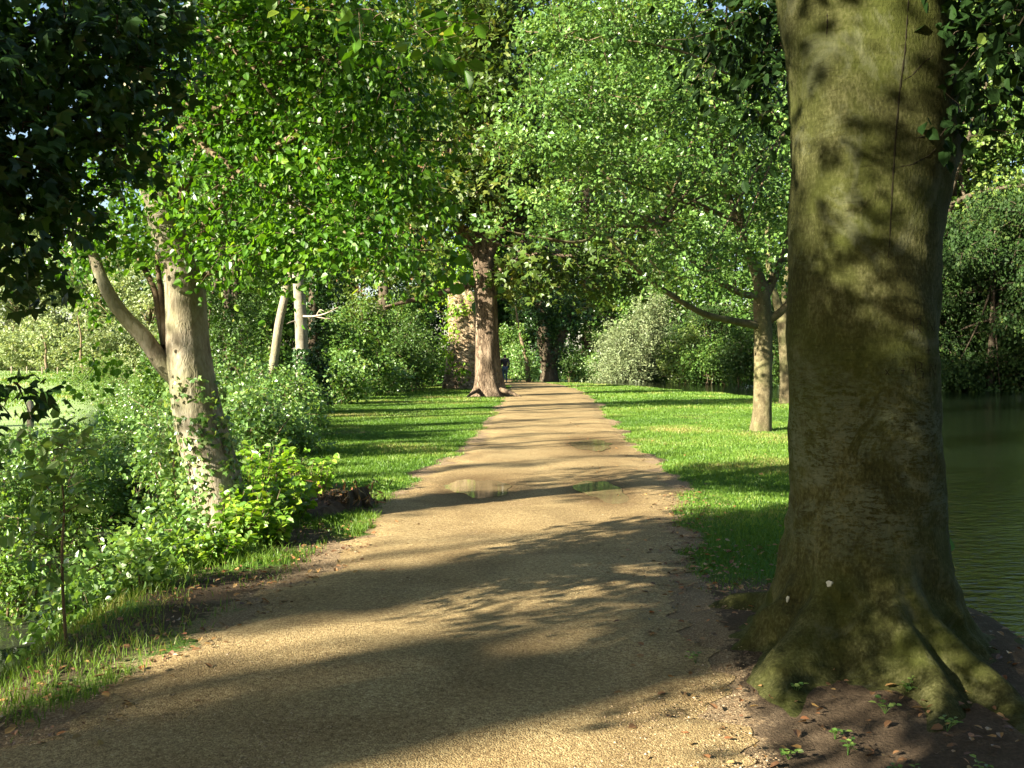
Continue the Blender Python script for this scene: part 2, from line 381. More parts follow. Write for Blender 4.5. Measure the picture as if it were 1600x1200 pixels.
def ontop(x, y, dz=0.0): return np.array([x, y, float(H(x, y)) + dz])

def graded(lo, hi, c0, c1, fine, grow):
    out = list(np.arange(c0, c1, fine)); s = fine; v = out[-1]
    while v < hi: s *= grow; v += s; out.append(v)
    s = fine; v = c0; pre = []
    while v > lo: s *= grow; v -= s; pre.append(v)
    return np.array(pre[::-1] + out)
gx = graded(-320, 320, -8, 12, .14, 1.07); gy = graded(-60, 520, 1.5, 18, .14, 1.04)
XX, YY = np.meshgrid(gx, gy); ZZ = H(XX, YY)
def lawn_amount(x, y):
    """1 = turf, 0 = bare soil"""
    n = nzB(x, y) * .5 + nzC(x, y) * .35
    right = sstep((x - PR(y) + .05 + .25 * n) / .25)
    left = sstep((PL(y) + .05 - x + .25 * n) / .3)
    bare = np.exp(-((x - BX - .1) ** 2 / 2.2 + (y - BY + .1) ** 2 / 3.2) * .9) * 1.5
    bare = bare + .9 * np.exp(-((x - 5.4) ** 2 / .9 + (y - 21.4) ** 2 / .5)) + .8 * np.exp(-((x - 9.3) ** 2 / 2.5 + (y - 33.6) ** 2 / .8))
    bare = bare + .9 * np.exp(-((x + 1.0) ** 2 / 2.0 + (y - 39.5) ** 2 / 1.2)) + 1.0 * np.exp(-((x + 2.1) ** 2 / .35 + (y - 11.3) ** 2 / .8))
    bare = bare + .55 * sstep((6.6 - y) / 1.2) * (x > 0)
    near_left = np.where((x < 0) & (y < 9.6), .27 + .45 * np.clip(n, -1, 1) + .25 * sstep((y - 6.5) / 1.5), 0)
    am = np.maximum(right, left) - bare * (1 + .3 * n)
    am = am - .55 * np.clip(nzA(x * 1.7 + 3, y * 1.3) - .45, 0, 1) * (am > 0)
    am = np.where((x < 0) & (y < 9.6), np.minimum(am, near_left + .05 * np.clip((XB(y) + .1 - x), 0, 1)), am)
    return np.clip(am, 0, 1)
LA = lawn_amount(XX, YY)
nx, ny = len(gx), len(gy)
ii = (np.arange(ny - 1)[:, None] * nx + np.arange(nx - 1)[None, :]).ravel()
gm = raw_mesh('ground', np.stack([XX, YY, ZZ], -1).reshape(-1, 3), [np.stack([ii, ii + 1, ii + nx + 1, ii + nx], -1)], None, True, LA.ravel())
mead = (sstep((XB(YY) - 4.4 - XX) / 1.0) * (YY < 260)).ravel()
a = gm.attributes.new('meadow', 'FLOAT', 'POINT'); a.data.foreach_set('value', mead.astype(np.float32))
gs = np.maximum(PL(YY) - XX, XX - PR(YY)); gq = (1 - sstep((gs + .05) / .45)).ravel()
a = gm.attributes.new('gravelly', 'FLOAT', 'POINT'); a.data.foreach_set('value', gq.astype(np.float32))
def ground_material():
    m, N, Lk, out = new_mat('ground_soil_and_turf')
    v = coords(N, Lk)
    at = N.new('ShaderNodeAttribute'); at.attribute_name = 'tint'
    am = N.new('ShaderNodeAttribute'); am.attribute_name = 'meadow'
    n1 = noise(N, Lk, 3, 6, .65, v); n2 = noise(N, Lk, 60, 5, .7, v); n3 = noise(N, Lk, .5, 4, .6, v)
    soil = ramp(N, [(.3, (.042, .029, .017)), (.52, (.10, .070, .042)), (.7, (.20, .148, .092))])
    Lk.new(mathn(N, Lk, 'ADD', mathn(N, Lk, 'MULTIPLY', n1.outputs[0], .5), mathn(N, Lk, 'MULTIPLY', n2.outputs[0], .5)), soil.inputs[0])
    turf = ramp(N, [(.3, (.04, .105, .010)), (.55, (.07, .17, .016)), (.75, (.11, .21, .028))])
    Lk.new(mathn(N, Lk, 'ADD', mathn(N, Lk, 'MULTIPLY', n3.outputs[0], .5), mathn(N, Lk, 'MULTIPLY', n2.outputs[0], .5)), turf.inputs[0])
    md = ramp(N, [(.3, (.20, .29, .09)), (.6, (.28, .37, .15)), (.8, (.36, .42, .20))]); Lk.new(n3.outputs[0], md.inputs[0])
    f = mathn(N, Lk, 'ADD', at.outputs['Fac'], mathn(N, Lk, 'MULTIPLY', mathn(N, Lk, 'SUBTRACT', n2.outputs[0], .5), .9))
    fr = ramp(N, [(.35, (0, 0, 0)), (.6, (1, 1, 1))]); Lk.new(f, fr.inputs[0])
    ag = N.new('ShaderNodeAttribute'); ag.attribute_name = 'gravelly'
    n5 = noise(N, Lk, 9, 6, .7, v); n6 = noise(N, Lk, 90, 4, .7, v)
    gv = ramp(N, [(.35, (.15, .10, .055)), (.5, (.26, .18, .10)), (.65, (.42, .33, .20))]); Lk.new(n6.outputs[0], gv.inputs[0])
    gf = ramp(N, [(.42, (0, 0, 0)), (.55, (1, 1, 1))]); Lk.new(mathn(N, Lk, 'ADD', ag.outputs['Fac'], mathn(N, Lk, 'MULTIPLY', mathn(N, Lk, 'SUBTRACT', n5.outputs[0], .5), 1.6)), gf.inputs[0])
    soilg = mixc(N, Lk, gf.outputs[0], soil.outputs[0], gv.outputs[0])
    c = mixc(N, Lk, fr.outputs[0], soilg, turf.outputs[0]); c = mixc(N, Lk, am.outputs['Fac'], c, md.outputs[0])
    b = N.new('ShaderNodeBump'); b.inputs['Strength'].default_value = .9; b.inputs['Distance'].default_value = .03
    Lk.new(mathn(N, Lk, 'ADD', n2.outputs[0], n1.outputs[0]), b.inputs['Height'])
    pr = N.new('ShaderNodeBsdfPrincipled'); pr.inputs['Roughness'].default_value = .95; pr.inputs['Specular IOR Level'].default_value = .15
    Lk.new(c, pr.inputs['Base Color']); Lk.new(b.outputs[0], pr.inputs['Normal']); Lk.new(pr.outputs[0], out.inputs[0]); return m
gm.materials.append(ground_material())
tag(link('ground', gm), 'grassy bank and bare soil between stream and river', 'ground', kind='structure')

# gravel path: own sheet a little above the ground
def path_material():
    m, N, Lk, out = new_mat('gravel')
    v = coords(N, Lk)
    vo = N.new('ShaderNodeTexVoronoi'); vo.inputs['Scale'].default_value = 120; Lk.new(v, vo.inputs['Vector'])
    vb = N.new('ShaderNodeTexVoronoi'); vb.inputs['Scale'].default_value = 260; Lk.new(v, vb.inputs['Vector'])
    n1 = noise(N, Lk, 1.1, 5, .6, v, .5); n2 = noise(N, Lk, 38, 6, .75, v)
    st = ramp(N, [(.1, (.145, .098, .042)), (.4, (.265, .192, .088)), (.65, (.375, .288, .138)), (.9, (.51, .42, .235))])
    sepr = N.new('ShaderNodeSeparateColor'); Lk.new(vo.outputs['Color'], sepr.inputs[0])
    Lk.new(mathn(N, Lk, 'ADD', mathn(N, Lk, 'MULTIPLY', sepr.outputs[0], .42), mathn(N, Lk, 'MULTIPLY_ADD', n2.outputs[0], 1.7, -.58)), st.inputs[0])
    damp = ramp(N, [(.35, (.72, .66, .60)), (.6, (1.06, 1.03, 1.0))]); Lk.new(n1.outputs[0], damp.inputs[0])
    c = mixc(N, Lk, 1.0, st.outputs[0], damp.outputs[0], 'MULTIPLY')
    aw = N.new('ShaderNodeAttribute'); aw.attribute_name = 'tint'; wr_ = ramp(N, [(0, (1, 1, 1)), (.35, (.9, .88, .85)), (.7, (.55, .50, .44))]); Lk.new(mathn(N, Lk, 'ADD', aw.outputs['Fac'], mathn(N, Lk, 'MULTIPLY_ADD', n1.outputs[0], .5, -.25)), wr_.inputs[0]); c = mixc(N, Lk, 1.0, c, wr_.outputs[0], 'MULTIPLY')
    h = mathn(N, Lk, 'ADD', mathn(N, Lk, 'MULTIPLY', vo.outputs['Distance'], -.6), mathn(N, Lk, 'ADD', mathn(N, Lk, 'MULTIPLY', vb.outputs['Distance'], -.3), mathn(N, Lk, 'MULTIPLY', n2.outputs[0], .6)))
    b = N.new('ShaderNodeBump'); b.inputs['Strength'].default_value = .85; b.inputs['Distance'].default_value = .008; Lk.new(h, b.inputs['Height'])
    pr = N.new('ShaderNodeBsdfPrincipled'); pr.inputs['Roughness'].default_value = .85; pr.inputs['Specular IOR Level'].default_value = .25
    Lk.new(c, pr.inputs['Base Color']); Lk.new(b.outputs[0], pr.inputs['Normal']); Lk.new(pr.outputs[0], out.inputs[0]); return m
MPATH = path_material()
py_ = np.concatenate([np.arange(-14, 1, .5), np.arange(1, 24, .045), np.arange(24, 66, .25), np.arange(66, 115, 1.0)])
ns = 60; s_ = np.linspace(0, 1, ns)
L0 = PL(py_) + .09 * nzC(py_ * 1.3, py_ * 0) + .08 * nzB(py_, 3) + .05 * nzC(py_ * 4, 2); R0 = PR(py_) + .09 * nzC(py_ * 1.3, 7 + py_ * 0) + .06 * nzB(py_, 9) + .05 * nzC(py_ * 4, 5)
PX = L0[:, None] * (1 - s_) + R0[:, None] * s_; PY = np.repeat(py_[:, None], ns, 1)
edge = np.minimum(s_, 1 - s_)[None, :]
puddles = PUD
PZ = H(PX, PY) + .004 + .020 * sstep(edge / .10) + .0022 * nzC(PX, PY)
WET = PX * 0
for c, a_, b_ in puddles:
    WET = np.maximum(WET, np.exp(-(((PX - c[0]) / a_) ** 2 + ((PY - c[1]) / b_) ** 2) * .28))
    w = np.exp(-(((PX - c[0]) / a_) ** 2 + ((PY - c[1]) / b_) ** 2) * .8)
    PZ = PZ - w * .020
ii = (np.arange(len(py_) - 1)[:, None] * ns + np.arange(ns - 1)[None, :]).ravel()
tag(link('path', raw_mesh('path', np.stack([PX, PY, PZ], -1).reshape(-1, 3), [np.stack([ii, ii + 1, ii + ns + 1, ii + ns], -1)], MPATH, True, WET.ravel())),
    'sandy gravel path running away between lawns', 'path', kind='structure')
MPUD = water_mat('puddle_water', (.24, .175, .09), 6, (1, 1, 1), .02, .05)
for c, a_, b_ in puddles:
    th = np.linspace(0, 2 * math.pi, 48, endpoint=False)
    rr = 1 + .16 * np.sin(2 * th + c[0] * 9) + .12 * np.sin(3 * th + c[1]) + .07 * np.sin(7 * th)
    V = np.stack([c[0] + a_ * rr * np.cos(th), c[1] + b_ * rr * np.sin(th), np.full(48, float(H(c[0], c[1])) + .019)], -1)
    tag(link('puddle', raw_mesh('puddle', V, [np.arange(48)[None, :]], MPUD)), 'shallow muddy rain puddle on the gravel path', 'puddle', 'puddles on the path', 'structure')
MRIV = water_mat('river_water', (.004, .007, .004), 5, (.8, 1.5, 1), 1.0, .04)
def sheet(name, x0, x1, y0, y1, z, mat):
    V = np.array([(x0, y0, z), (x1, y0, z), (x1, y1, z), (x0, y1, z)]); return link(name, raw_mesh(name, V, [np.array([[0, 1, 2, 3]])], mat))
tag(sheet('river', 1.4, 130, -50, 135, -.55, MRIV), 'dark calm river beside the path', 'river', kind='structure')
# stream ribbon
sy = np.concatenate([np.arange(-40, 30, 1.0), np.arange(30, 120, 5.0)]); sl = XB(sy) - 5.6; sr = XB(sy) - .6
V = np.vstack([np.stack([sl, sy, np.full(len(sy), -1.02)], -1), np.stack([sr, sy, np.full(len(sy), -1.02)], -1)]); n_ = len(sy); i = np.arange(n_ - 1)
tag(link('stream', raw_mesh('stream', V, [np.stack([i, i + n_, i + n_ + 1, i + 1], -1)], water_mat('stream_water', (.03, .035, .02), 7, (1, 1, 1), .12, .03))),
    'narrow stream half hidden by undergrowth', 'stream', kind='structure')

# ------------------------------------------------------------------ grass, gravel stones, litter
def blades(n, xr, yr, dens, hgt, wid, name, label, power=1.0):
    x = rng.uniform(*xr, n); y = yr[0] + (yr[1] - yr[0]) * rng.random(n) ** power
    am = dens(x, y); k = rng.random(n) < am; x, y, am = x[k], y[k], am[k]; n = len(x)
    z = H(x, y); dist = np.hypot(x, y)
    h = hgt * rng.uniform(.5, 1.3, n) * (.6 + .5 * am) * (1 + .25 * nzA(x, y)); w = wid * (1 + dist * .11)
    th = rng.uniform(0, 6.28, n); b = np.stack([x, y, z], -1); sd = np.stack([np.cos(th), np.sin(th), np.zeros(n)], -1) * w[:, None] * .5
    lean = np.stack([rng.normal(size=n) * .45, rng.normal(size=n) * .45, np.ones(n)], -1); tip = b + lean * h[:, None]
    mid = b + lean * h[:, None] * .5 * np.array([.55, .55, 1.1])
    V = np.stack([b - sd, b + sd, mid + sd * .7, tip, mid - sd * .7], 1).reshape(-1, 3); i = (np.arange(n) * 5)[:, None]
    o = link(name, raw_mesh(name, V, [np.hstack([i, i + 1, i + 2, i + 4]), np.hstack([i + 4, i + 2, i + 3])], ML['grass'], False, np.repeat((.5 * rng.random(n) + .3 * (.5 + .6 * nzA(x, y)) + .22 * (.5 + .8 * nzB(x, y))).clip(0, 1), 5)))
    return tag(o, label, 'grass', kind='stuff')
def d_right(x, y): return lawn_amount(x, y) * (x > PR(y) - .12) * (x < XR(y) + .5)
def d_left(x, y): return lawn_amount(x, y) * (x < PL(y) + .1) * (x > XL(y) - .5)
blades(420000, (.8, 11), (5.5, 30), d_right,   .034, .004, 'lawn_grass', 'short green turf right of the path', 1.5)
blades(60000, (2, 11), (28, 60), d_right, .05, .006, 'lawn_grass', 'far sunlit turf along the river', 1.3)
blades(220000, (-6.5, 0), (9.2, 36), d_left,   .036, .004, 'lawn_grass', 'striped sunlit turf left of the path', 1.4)
blades(40000, (-7, 0), (34, 60), d_left, .05, .006, 'lawn_grass', 'far turf round the chestnut foot', 1.2)
blades(90000, (-4.4, -.6), (3.4, 9.8), lambda x, y: np.clip(lawn_amount(x, y) * np.clip(.12 + .4 * nzB(x * 1.3, y * 1.3) + .5 * sstep((y - 6.6) / 1.2), .05, 1) + .28 * sstep((XB(y) + .25 - x) / .5), 0, 1) * (x < PL(y) + .05), .085, .0035, 'bank_grass', 'tufted grass on the bank edge left of the path')
blades(160000, (-60, -8), (12, 100), lambda x, y: (x < XB(y) - 3.7) * (.5 + .4 * nzA(x * .3, y * .3)).clip(0, 1), .13, .010, 'meadow_grass', 'pale tall grass of the meadow beyond the stream', 1.3)

def stones(n, xr, yr, ok, smin, smax, name, label, mat):
    x = rng.uniform(*xr, n); y = yr[0] + (yr[1] - yr[0]) * rng.random(n) ** 1.6; k = ok(x, y); x, y = x[k], y[k]; n = len(x)
    s = smin + (smax - smin) * rng.random(n) ** 2.5; z = H(x, y) + .014 + s * .15
    z = np.where((x > PL(y) + .2) & (x < PR(y) - .2), z + .006, z)
    oc = np.array([(1, 0, 0), (0, 1, 0), (-1, 0, 0), (0, -1, 0), (.1, .1, .6), (0, 0, -.5)], float)
    V = oc[None] * s[:, None, None] * rng.uniform(.6, 1.3, (n, 6, 1)); th = rng.uniform(0, 6.28, n)
    c, sn = np.cos(th)[:, None], np.sin(th)[:, None]
    V = np.stack([V[..., 0] * c - V[..., 1] * sn, V[..., 0] * sn + V[..., 1] * c, V[..., 2]], -1) + np.stack([x, y, z], -1)[:, None]
    i = (np.arange(n) * 6)[:, None]; fs = [np.hstack([i + a, i + b, i + 4]) for a, b in ((0, 1), (1, 2), (2, 3), (3, 0))]
    return tag(link(name, raw_mesh(name, V.reshape(-1, 3), fs, mat, False, np.repeat(rng.random(n), 6))), label, 'gravel', kind='stuff')
def tint_mat(name, stops, rough=.8):
    m, N, Lk, out = new_mat(name); at = N.new('ShaderNodeAttribute'); at.attribute_name = 'tint'; r = ramp(N, stops); Lk.new(at.outputs['Fac'], r.inputs[0])
    pr = N.new('ShaderNodeBsdfPrincipled'); pr.inputs['Roughness'].default_value = rough; Lk.new(r.outputs[0], pr.inputs['Base Color']); Lk.new(pr.outputs[0], out.inputs[0]); return m
MST = tint_mat('stone_chips', [(0, (.13, .085, .045)), (.5, (.25, .17, .09)), (.9, (.36, .26, .145)), (1, (.46, .37, .25))])
stones(45000, (-3.2, 2.4), (3.6, 13), lambda x, y: (x > PL(y) - .15 + .2 * nzB(x, y)) & (x < PR(y) + .35 + .2 * nzB(x, y)) & np.all([((x - c[0]) / a_ / 1.3) ** 2 + ((y - c[1]) / b_ / 1.3) ** 2 > 1 for c, a_, b_ in PUD], axis=0), .003, .0085, 'gravel_chips', 'loose stone chips on the near path', MST)
def litter(n, xr, yr, ok, size, name, label):
    x = rng.uniform(*xr, n); y = rng.uniform(*yr, n); k = rng.random(n) < ok(x, y); x, y = x[k], y[k]; n = len(x)
    th = rng.uniform(0, 6.28, n); A = np.stack([np.cos(th), np.sin(th), rng.normal(size=n) * .25], -1); N_ = np.stack([rng.normal(size=n) * .3, rng.normal(size=n) * .3, np.ones(n)], -1)
    s = size * rng.uniform(.5, 1.2, n); C = np.stack([x, y, H(x, y) + .022], -1)
    tag(link(name, leaf_mesh(name, 'oval', C, A, N_, s, s * .65, ML['litter'])), label, 'leaf litter', kind='stuff')
litter(1700, (.5, 3.2), (3.6, 8.5), lambda x, y: .75 * np.exp(-((x - 1.8) / 1.1) ** 2), .045, 'leaf_litter', 'brown fallen leaves around the beech foot')
litter(3200, (-3, -.3), (3.8, 9.5), lambda x, y: .8 * np.exp(-((x - PL(y) + .35) / .55) ** 2), .045, 'leaf_litter', 'brown fallen leaves along the left path edge')
litter(900, (1.0, 8), (8, 24), lambda x, y: .5 + 0 * x, .055, 'leaf_litter', 'scattered fallen leaves on the right lawn')
litter(700, (1.0, 2.2), (6.5, 11.5), lambda x, y: 1.0 * np.exp(-((x - PR(y) - .05) / .25) ** 2), .05, 'leaf_litter', 'brown leaves at the right path edge')

# ------------------------------------------------------------------ beech (right foreground)
def vert_noise(me, fn):
    n = len(me.vertices); co = np.empty(n * 3, np.float32); me.vertices.foreach_get('co', co); co = co.reshape(-1, 3)
    me.vertices.foreach_set('co', fn(co.astype(float)).astype(np.float32).ravel()); me.update()

bz = float(H(BX, BY))
beech = thing('beech_tree', 'massive smooth-barked beech trunk with spreading roots on the right', 'tree', (BX, BY, bz))
cent = []
for z, px, r in ((.75, 1354, .412), (1.0, 1357, .395), (1.6, 1355, .382), (2.2, 1356, .385), (2.7, 1362, .405), (3.0, 1360, .415), (3.5, 1347, .425), (4.5, 1335, .43), (6, 1310, .41), (8, 1290, .35)):
    cent.append(((px - 800) / F * BY, BY + .02 * z, z, r))
cent = np.array(cent); tp, tr = catmull(cent[:, :3], cent[:, 3], 22)
NT = 300; TH = np.linspace(0, 2 * math.pi, NT, endpoint=False)
def root_dir(px, py): p = G(px, py, .05); return math.atan2(p[1] - BY, p[0] - BX), math.hypot(p[0] - BX, p[1] - BY)
ROOTS = []   # angle at the trunk, bend, reach, width, crest
for (px, py), bend, w, crest, rr in (((1152, 1112), .10, .20, 1.0, .95), ((1105, 1040), -.12, .16, .75, .8), ((1385, 1100), -.05, .27, .72, .95), ((1530, 1150), -.15, .16, 1.0, 1.0), ((1650, 1165), .08, .15, 1.05, .95)):
    a_, R_ = root_dir(px, py); ROOTS.append((a_, bend, R_ * rr, w, crest))
ROOTS += [(math.atan2(.6, .8), .1, 1.2, .15, .9), (math.atan2(.9, -.55), -.1, 1.3, .15, .9)]
def skirt(r):
    t0 = r - .41
    base = .66 * np.exp(-t0 / .10) - .09
    acc = np.exp(22 * base) * np.ones(NT)
    for a_, bend, R_, w0, crest in ROOTS:
        f = np.clip(t0 / (R_ - .41), 0, 1.3)
        d = (TH - a_ - bend * f + .10 * math.sin(f * 5 + a_ * 3) + math.pi) % (2 * math.pi) - math.pi
        w = w0 * (1 - .45 * min(f, 1.25)); c = crest * (.42 * math.exp(-t0 / .15) + .13 * max(0, 1 - f) ** .8) + .015 * math.sin(f * 9 + a_) * (f < 1) - .30 * max(0, f - .68)
        zk = (c + .12) * np.exp(-np.abs(d * r / w) ** 2.3) - .12
        acc = acc + np.exp(22 * zk)
    return np.log(acc) / 22
rows = []
for r in np.concatenate([np.linspace(1.75, .62, 62), np.linspace(.605, .41, 34)]):
    z = skirt(r); rr = r * (1 + .018 * np.sin(3 * TH + r * 4)); x = BX + rr * np.cos(TH); y = BY + rr * np.sin(TH)
    rows.append(np.stack([x, y, H(x, y) * np.clip(1 - (z - .2) * .8, .3, 1) + z], -1))
lastz = rows[-1][:, 2]
for i_, (c, r) in enumerate(zip(tp, tr)):
    rr = r * (1 + .03 * np.sin(2 * TH + i_ * .012) + .018 * np.sin(3 * TH - i_ * .025) + .012 * np.sin(5 * TH + i_ * .018))
    k = math.exp(-i_ / 9.0); zz = c[2] + (lastz - c[2] + .02) * k
    if i_ < 1: continue
    rr = rr * (1 - k) + k * np.maximum(rr, .405)
    rows.append(np.stack([c[0] + rr * np.cos(TH), c[1] + rr * np.sin(TH), zz], -1))
nr_ = len(rows); a = np.arange(NT); b = (a + 1) % NT; i0 = (np.arange(nr_ - 1) * NT)[:, None]
tm = raw_mesh('trunk', np.vstack(rows), [np.stack([i0 + a, i0 + b, i0 + NT + b, i0 + NT + a], -1).reshape(-1, 4), ((nr_ - 1) * NT + a)[None, :]], None, True)
kn = P(1483, 232, BY)
def beech_shape(c):
    ang = np.arctan2(c[:, 1] - BY, c[:, 0] - BX); rad = np.stack([np.cos(ang), np.sin(ang), ang * 0], -1)
    low = np.exp(-np.clip(c[:, 2], 0, 9) / .35)
    d = .010 * np.sin(c[:, 2] * 3.1 + 3 * ang) + .006 * np.sin(c[:, 2] * 11 + 5 * ang) + low * (.014 * np.sin(9 * ang + c[:, 2] * 4) + .010 * np.sin(17 * ang + 8 * c[:, 2]))
    for k in range(14):
        kk = np.random.default_rng(300 + k).normal(size=3) * (14 + 3.2 * k); d = d + (.0012 + .0065 * low) / (1 + .10 * k) * np.sin(c @ kk + k)
    d = d + .06 * np.exp(-((c - kn) ** 2).sum(1) / .018) + .012 * np.exp(-((c - P(1440, 200, BY - .38)) ** 2).sum(1) / .02)
    return c + rad * d[:, None]
vert_noise(tm, beech_shape)
tm.materials.clear(); tm.materials.append(MB_['beech'])
bvh = BVHTree.FromPolygons([v.co for v in tm.vertices], [list(p.vertices) for p in tm.polygons])
co = np.empty(len(tm.vertices) * 3, np.float32); tm.vertices.foreach_get('co', co)
tm.vertices.foreach_set('co', (co.reshape(-1, 3) - np.array([BX, BY, bz])).astype(np.float32).ravel()); tm.update()
trunk_o = link('trunk', tm, beech)
MGROOVE = plain_mat('bark_groove', (.022, .019, .010), .95, .3, 30, .1)
def on_trunk(px, py):
    d = Vector(P(px, py, 1.0) - np.array([0, 0, CAMZ])).normalized()
    h = bvh.ray_cast(Vector((0, 0, CAMZ)), d)
    return (np.array(h[0]), np.array(h[1])) if h[0] is not None else None
def grooves(name, strokes, r, parent, sub=6, mat=MGROOVE, sink=.45):
    t = TubeSet()
    for st in strokes:
        q = []
        for (x0, y0), (x1, y1) in zip(st[:-1], st[1:]):
            for k in range(sub):
                f = k / sub; q.append((x0 + (x1 - x0) * f, y0 + (y1 - y0) * f))
        q.append(st[-1]); pts = [on_trunk(*a) for a in q]; pts = [a[0] - a[1] * r * sink for a in pts if a]
        if len(pts) > 2:
            w = np.sin(np.linspace(.12, math.pi - .12, len(pts))) ** .5 * r * (1 + .3 * np.sin(np.arange(len(pts)) * 2.1)); t.add(pts, w, 6)
    return link(name, t.mesh(name, mat, (BX, BY, bz)), parent)
R_ = [[(1427, 497), (1427, 521)], [(1427, 497), (1438, 498), (1439, 506), (1428, 509)], [(1431, 509), (1441, 521)]]
N1 = [[(1450, 520), (1450, 498)], [(1450, 498), (1460, 520)], [(1460, 520), (1460, 499)]]
PL1 = [[(1447, 547), (1455, 547)], [(1451, 541), (1451, 553)]]
B_ = [[(1430, 565), (1431, 592)], [(1430, 565), (1440, 567), (1440, 575), (1431, 578)], [(1431, 578), (1443, 581), (1442, 590), (1431, 592)]]
N2 = [[(1453, 590), (1453, 566)], [(1453, 566), (1462, 589)], [(1462, 589), (1462, 567)]]
PL2 = [[(1407, 579), (1415, 579)], [(1411, 574), (1411, 586)]]; X2 = [[(1383, 577), (1390, 587)], [(1390, 577), (1383, 587)]]
for nm, stt in (('R', R_), ('N', N1), ('plus', PL1), ('B', B_), ('N2', N2), ('p2', PL2), ('x', X2)):
    grooves('carved_letter', stt, .0032, beech, 5)
grooves('bark_seam', [[(1424, -60), (1418, 20), (1414, 80), (1405, 150), (1399, 220), (1394, 300), (1390, 380), (1386, 420)]], .0055, beech, 8)
grooves('bark_seam', [[(1404, 130), (1425, 118), (1445, 96), (1462, 84)]], .0035, beech, 8)
grooves('bark_scar', [[(1398, 262), (1425, 257), (1452, 243), (1476, 218)]], .004, beech, 8)
grooves('bark_scar', [[(1430, 216), (1452, 212)]], .005, beech, 8)
grooves('bark_scar', [[(1292, 12), (1293, 38), (1291, 60)]], .004, beech, 8)
MPALE = plain_mat('pale_lichen', (.50, .49, .40), .9, .15, 60)
def lichen(px, py, rx, ry):
    h = on_trunk(px, py)
    if not h: return
    c, n = h; u = norm(np.cross(n, [0, 0, 1.0])); v = np.cross(u, n); th = np.linspace(0, 6.283, 20, endpoint=False)
    rr = 1 + .15 * np.sin(3 * th) + .1 * np.sin(5 * th + 1)
    ring = c + n * .001 + (np.cos(th) * rx * rr)[:, None] * u + (np.sin(th) * ry * rr)[:, None] * v
    top = c + n * .006 + (np.cos(th) * rx * rr * .85)[:, None] * u + (np.sin(th) * ry * rr * .85)[:, None] * v
    V = np.vstack([ring - n * .006, top]) - np.array([BX, BY, bz]); a = np.arange(20); b = (a + 1) % 20
    link('lichen_spot', raw_mesh('lichen_spot', V, [np.stack([a, b, b + 20, a + 20], -1), (np.arange(20) + 20)[None, :]], MPALE), beech)
lichen(1296, 912, .017, .017); lichen(1231, 936, .008, .018)
make_crown(beech, (BX, BY, bz), [
    (P(1560, 30, 4.9), (.30, .35, .16), .9), (P(1530, 90, 4.9), (.22, .3, .14), .8), (P(1520, 190, 5.0), (.20, .2, .10), .55), (P(1590, 120, 5.0), (.14, .2, .14), .6), (P(1500, 40, 5.1), (.12, .2, .16), .8),
    (P(1560, -70, 4.9), (.6, .5, .25), .8), (P(1600, 60, 4.7), (.3, .3, .16), .9), (P(1545, 150, 4.95), (.22, .2, .12), .8), (P(1590, 10, 4.8), (.3, .3, .2), .9),
    (P(1150, 20, 6.4), (.45, .4, .22), .8), (P(1130, 90, 6.6), (.32, .35, .22), .6), (P(1190, 130, 6.4), (.2, .3, .3), .6), (P(1185, 210, 6.4), (.10, .2, .2), .45), (P(1120, -80, 6.5), (.6, .5, .25), .8), (P(1210, 60, 6.2), (.2, .3, .3), .6),
    (P(1350, -420, 5.4), (2.2, 1.8, .8), .25), (P(1700, -300, 6), (1.6, 1.6, .8), .3), (P(1000, -450, 7), (1.4, 1.4, .7), .2)],
    (.078, .050), 2.2, ML['beech'], 'oval', MB_['dark'], .5, per=12, spray=.30, droop=.45, flat=.5, twig_r=.004)
make_crown(beech, (BX, BY, bz), [((2.0, 5.6, 6.8), (3.2, 3.2, 1.2)), ((0.2, 7.0, 7.4), (2.4, 2.4, 1.0)), ((4.2, 6.0, 7.2), (2.6, 2.6, 1.2)), ((2.2, 3.0, 7.4), (3.0, 2.6, 1.1)), ((2.0, 5.2, 9.2), (3.4, 3.4, 1.6)), ((-.6, 4.2, 8.4), (2.2, 2.2, 1.0), .7)],
    (.16, .11), 1.8, ML['beech'], 'kite', MB_['dark'], .2, name='upper_crown', per=20, spray=.6, twig_r=.008)
t = TubeSet()
for a, m, e in ((P(1340, -250, 5.3), P(1460, -260, 5.1), P(1560, -60, 4.9)), (P(1330, -260, 5.3), P(1230, -230, 5.9), P(1150, -50, 6.4)), (P(1320, -420, 5.3), P(1180, -520, 6), P(1010, -460, 7)), (P(1330, -400, 5.3), P(1500, -420, 5.6), P(1700, -320, 6))):
    q, r = catmull([a, m, e, e + np.array([0, 0, -.15])], [.09, .05, .02, .008], 6); link('limb', TubeSet().add(q, r, 8).mesh('limb', MB_['beech'], (BX, BY, bz)), beech)

# seedlings at the foot of the beech
def rosette(name, base, n, leaf, mat, hgt, stem=True, kind='oval', spread=.05):
    t = TubeSet(); C = []; A = []
    for k in range(n):
        th = rng.uniform(0, 6.28); e = np.array([math.cos(th) * spread * rng.random(), math.sin(th) * spread * rng.random(), hgt * rng.uniform(.5, 1)])
        t.add([np.zeros(3), e * np.array([.4, .4, .6]), e], [.002, .0016, .001], 4)
        for q in range(3):
            C.append(e * (1 - .12 * q)); A.append((math.cos(th + q * 2.1), math.sin(th + q * 2.1), .15))
    C = np.array(C); A = np.array(A); s = leaf * rng.uniform(.7, 1.2, len(C))
    r = thing(name, None, None, base)
    link('stem', t.mesh('stem', ML['nettle']), r)
    link('leaf', leaf_mesh('leaf', kind, C, A, np.tile([0, 0, 1.0], (len(C), 1)) + rng.normal(size=(len(C), 3)) * .3, s, s * .7, mat), r)
    return r
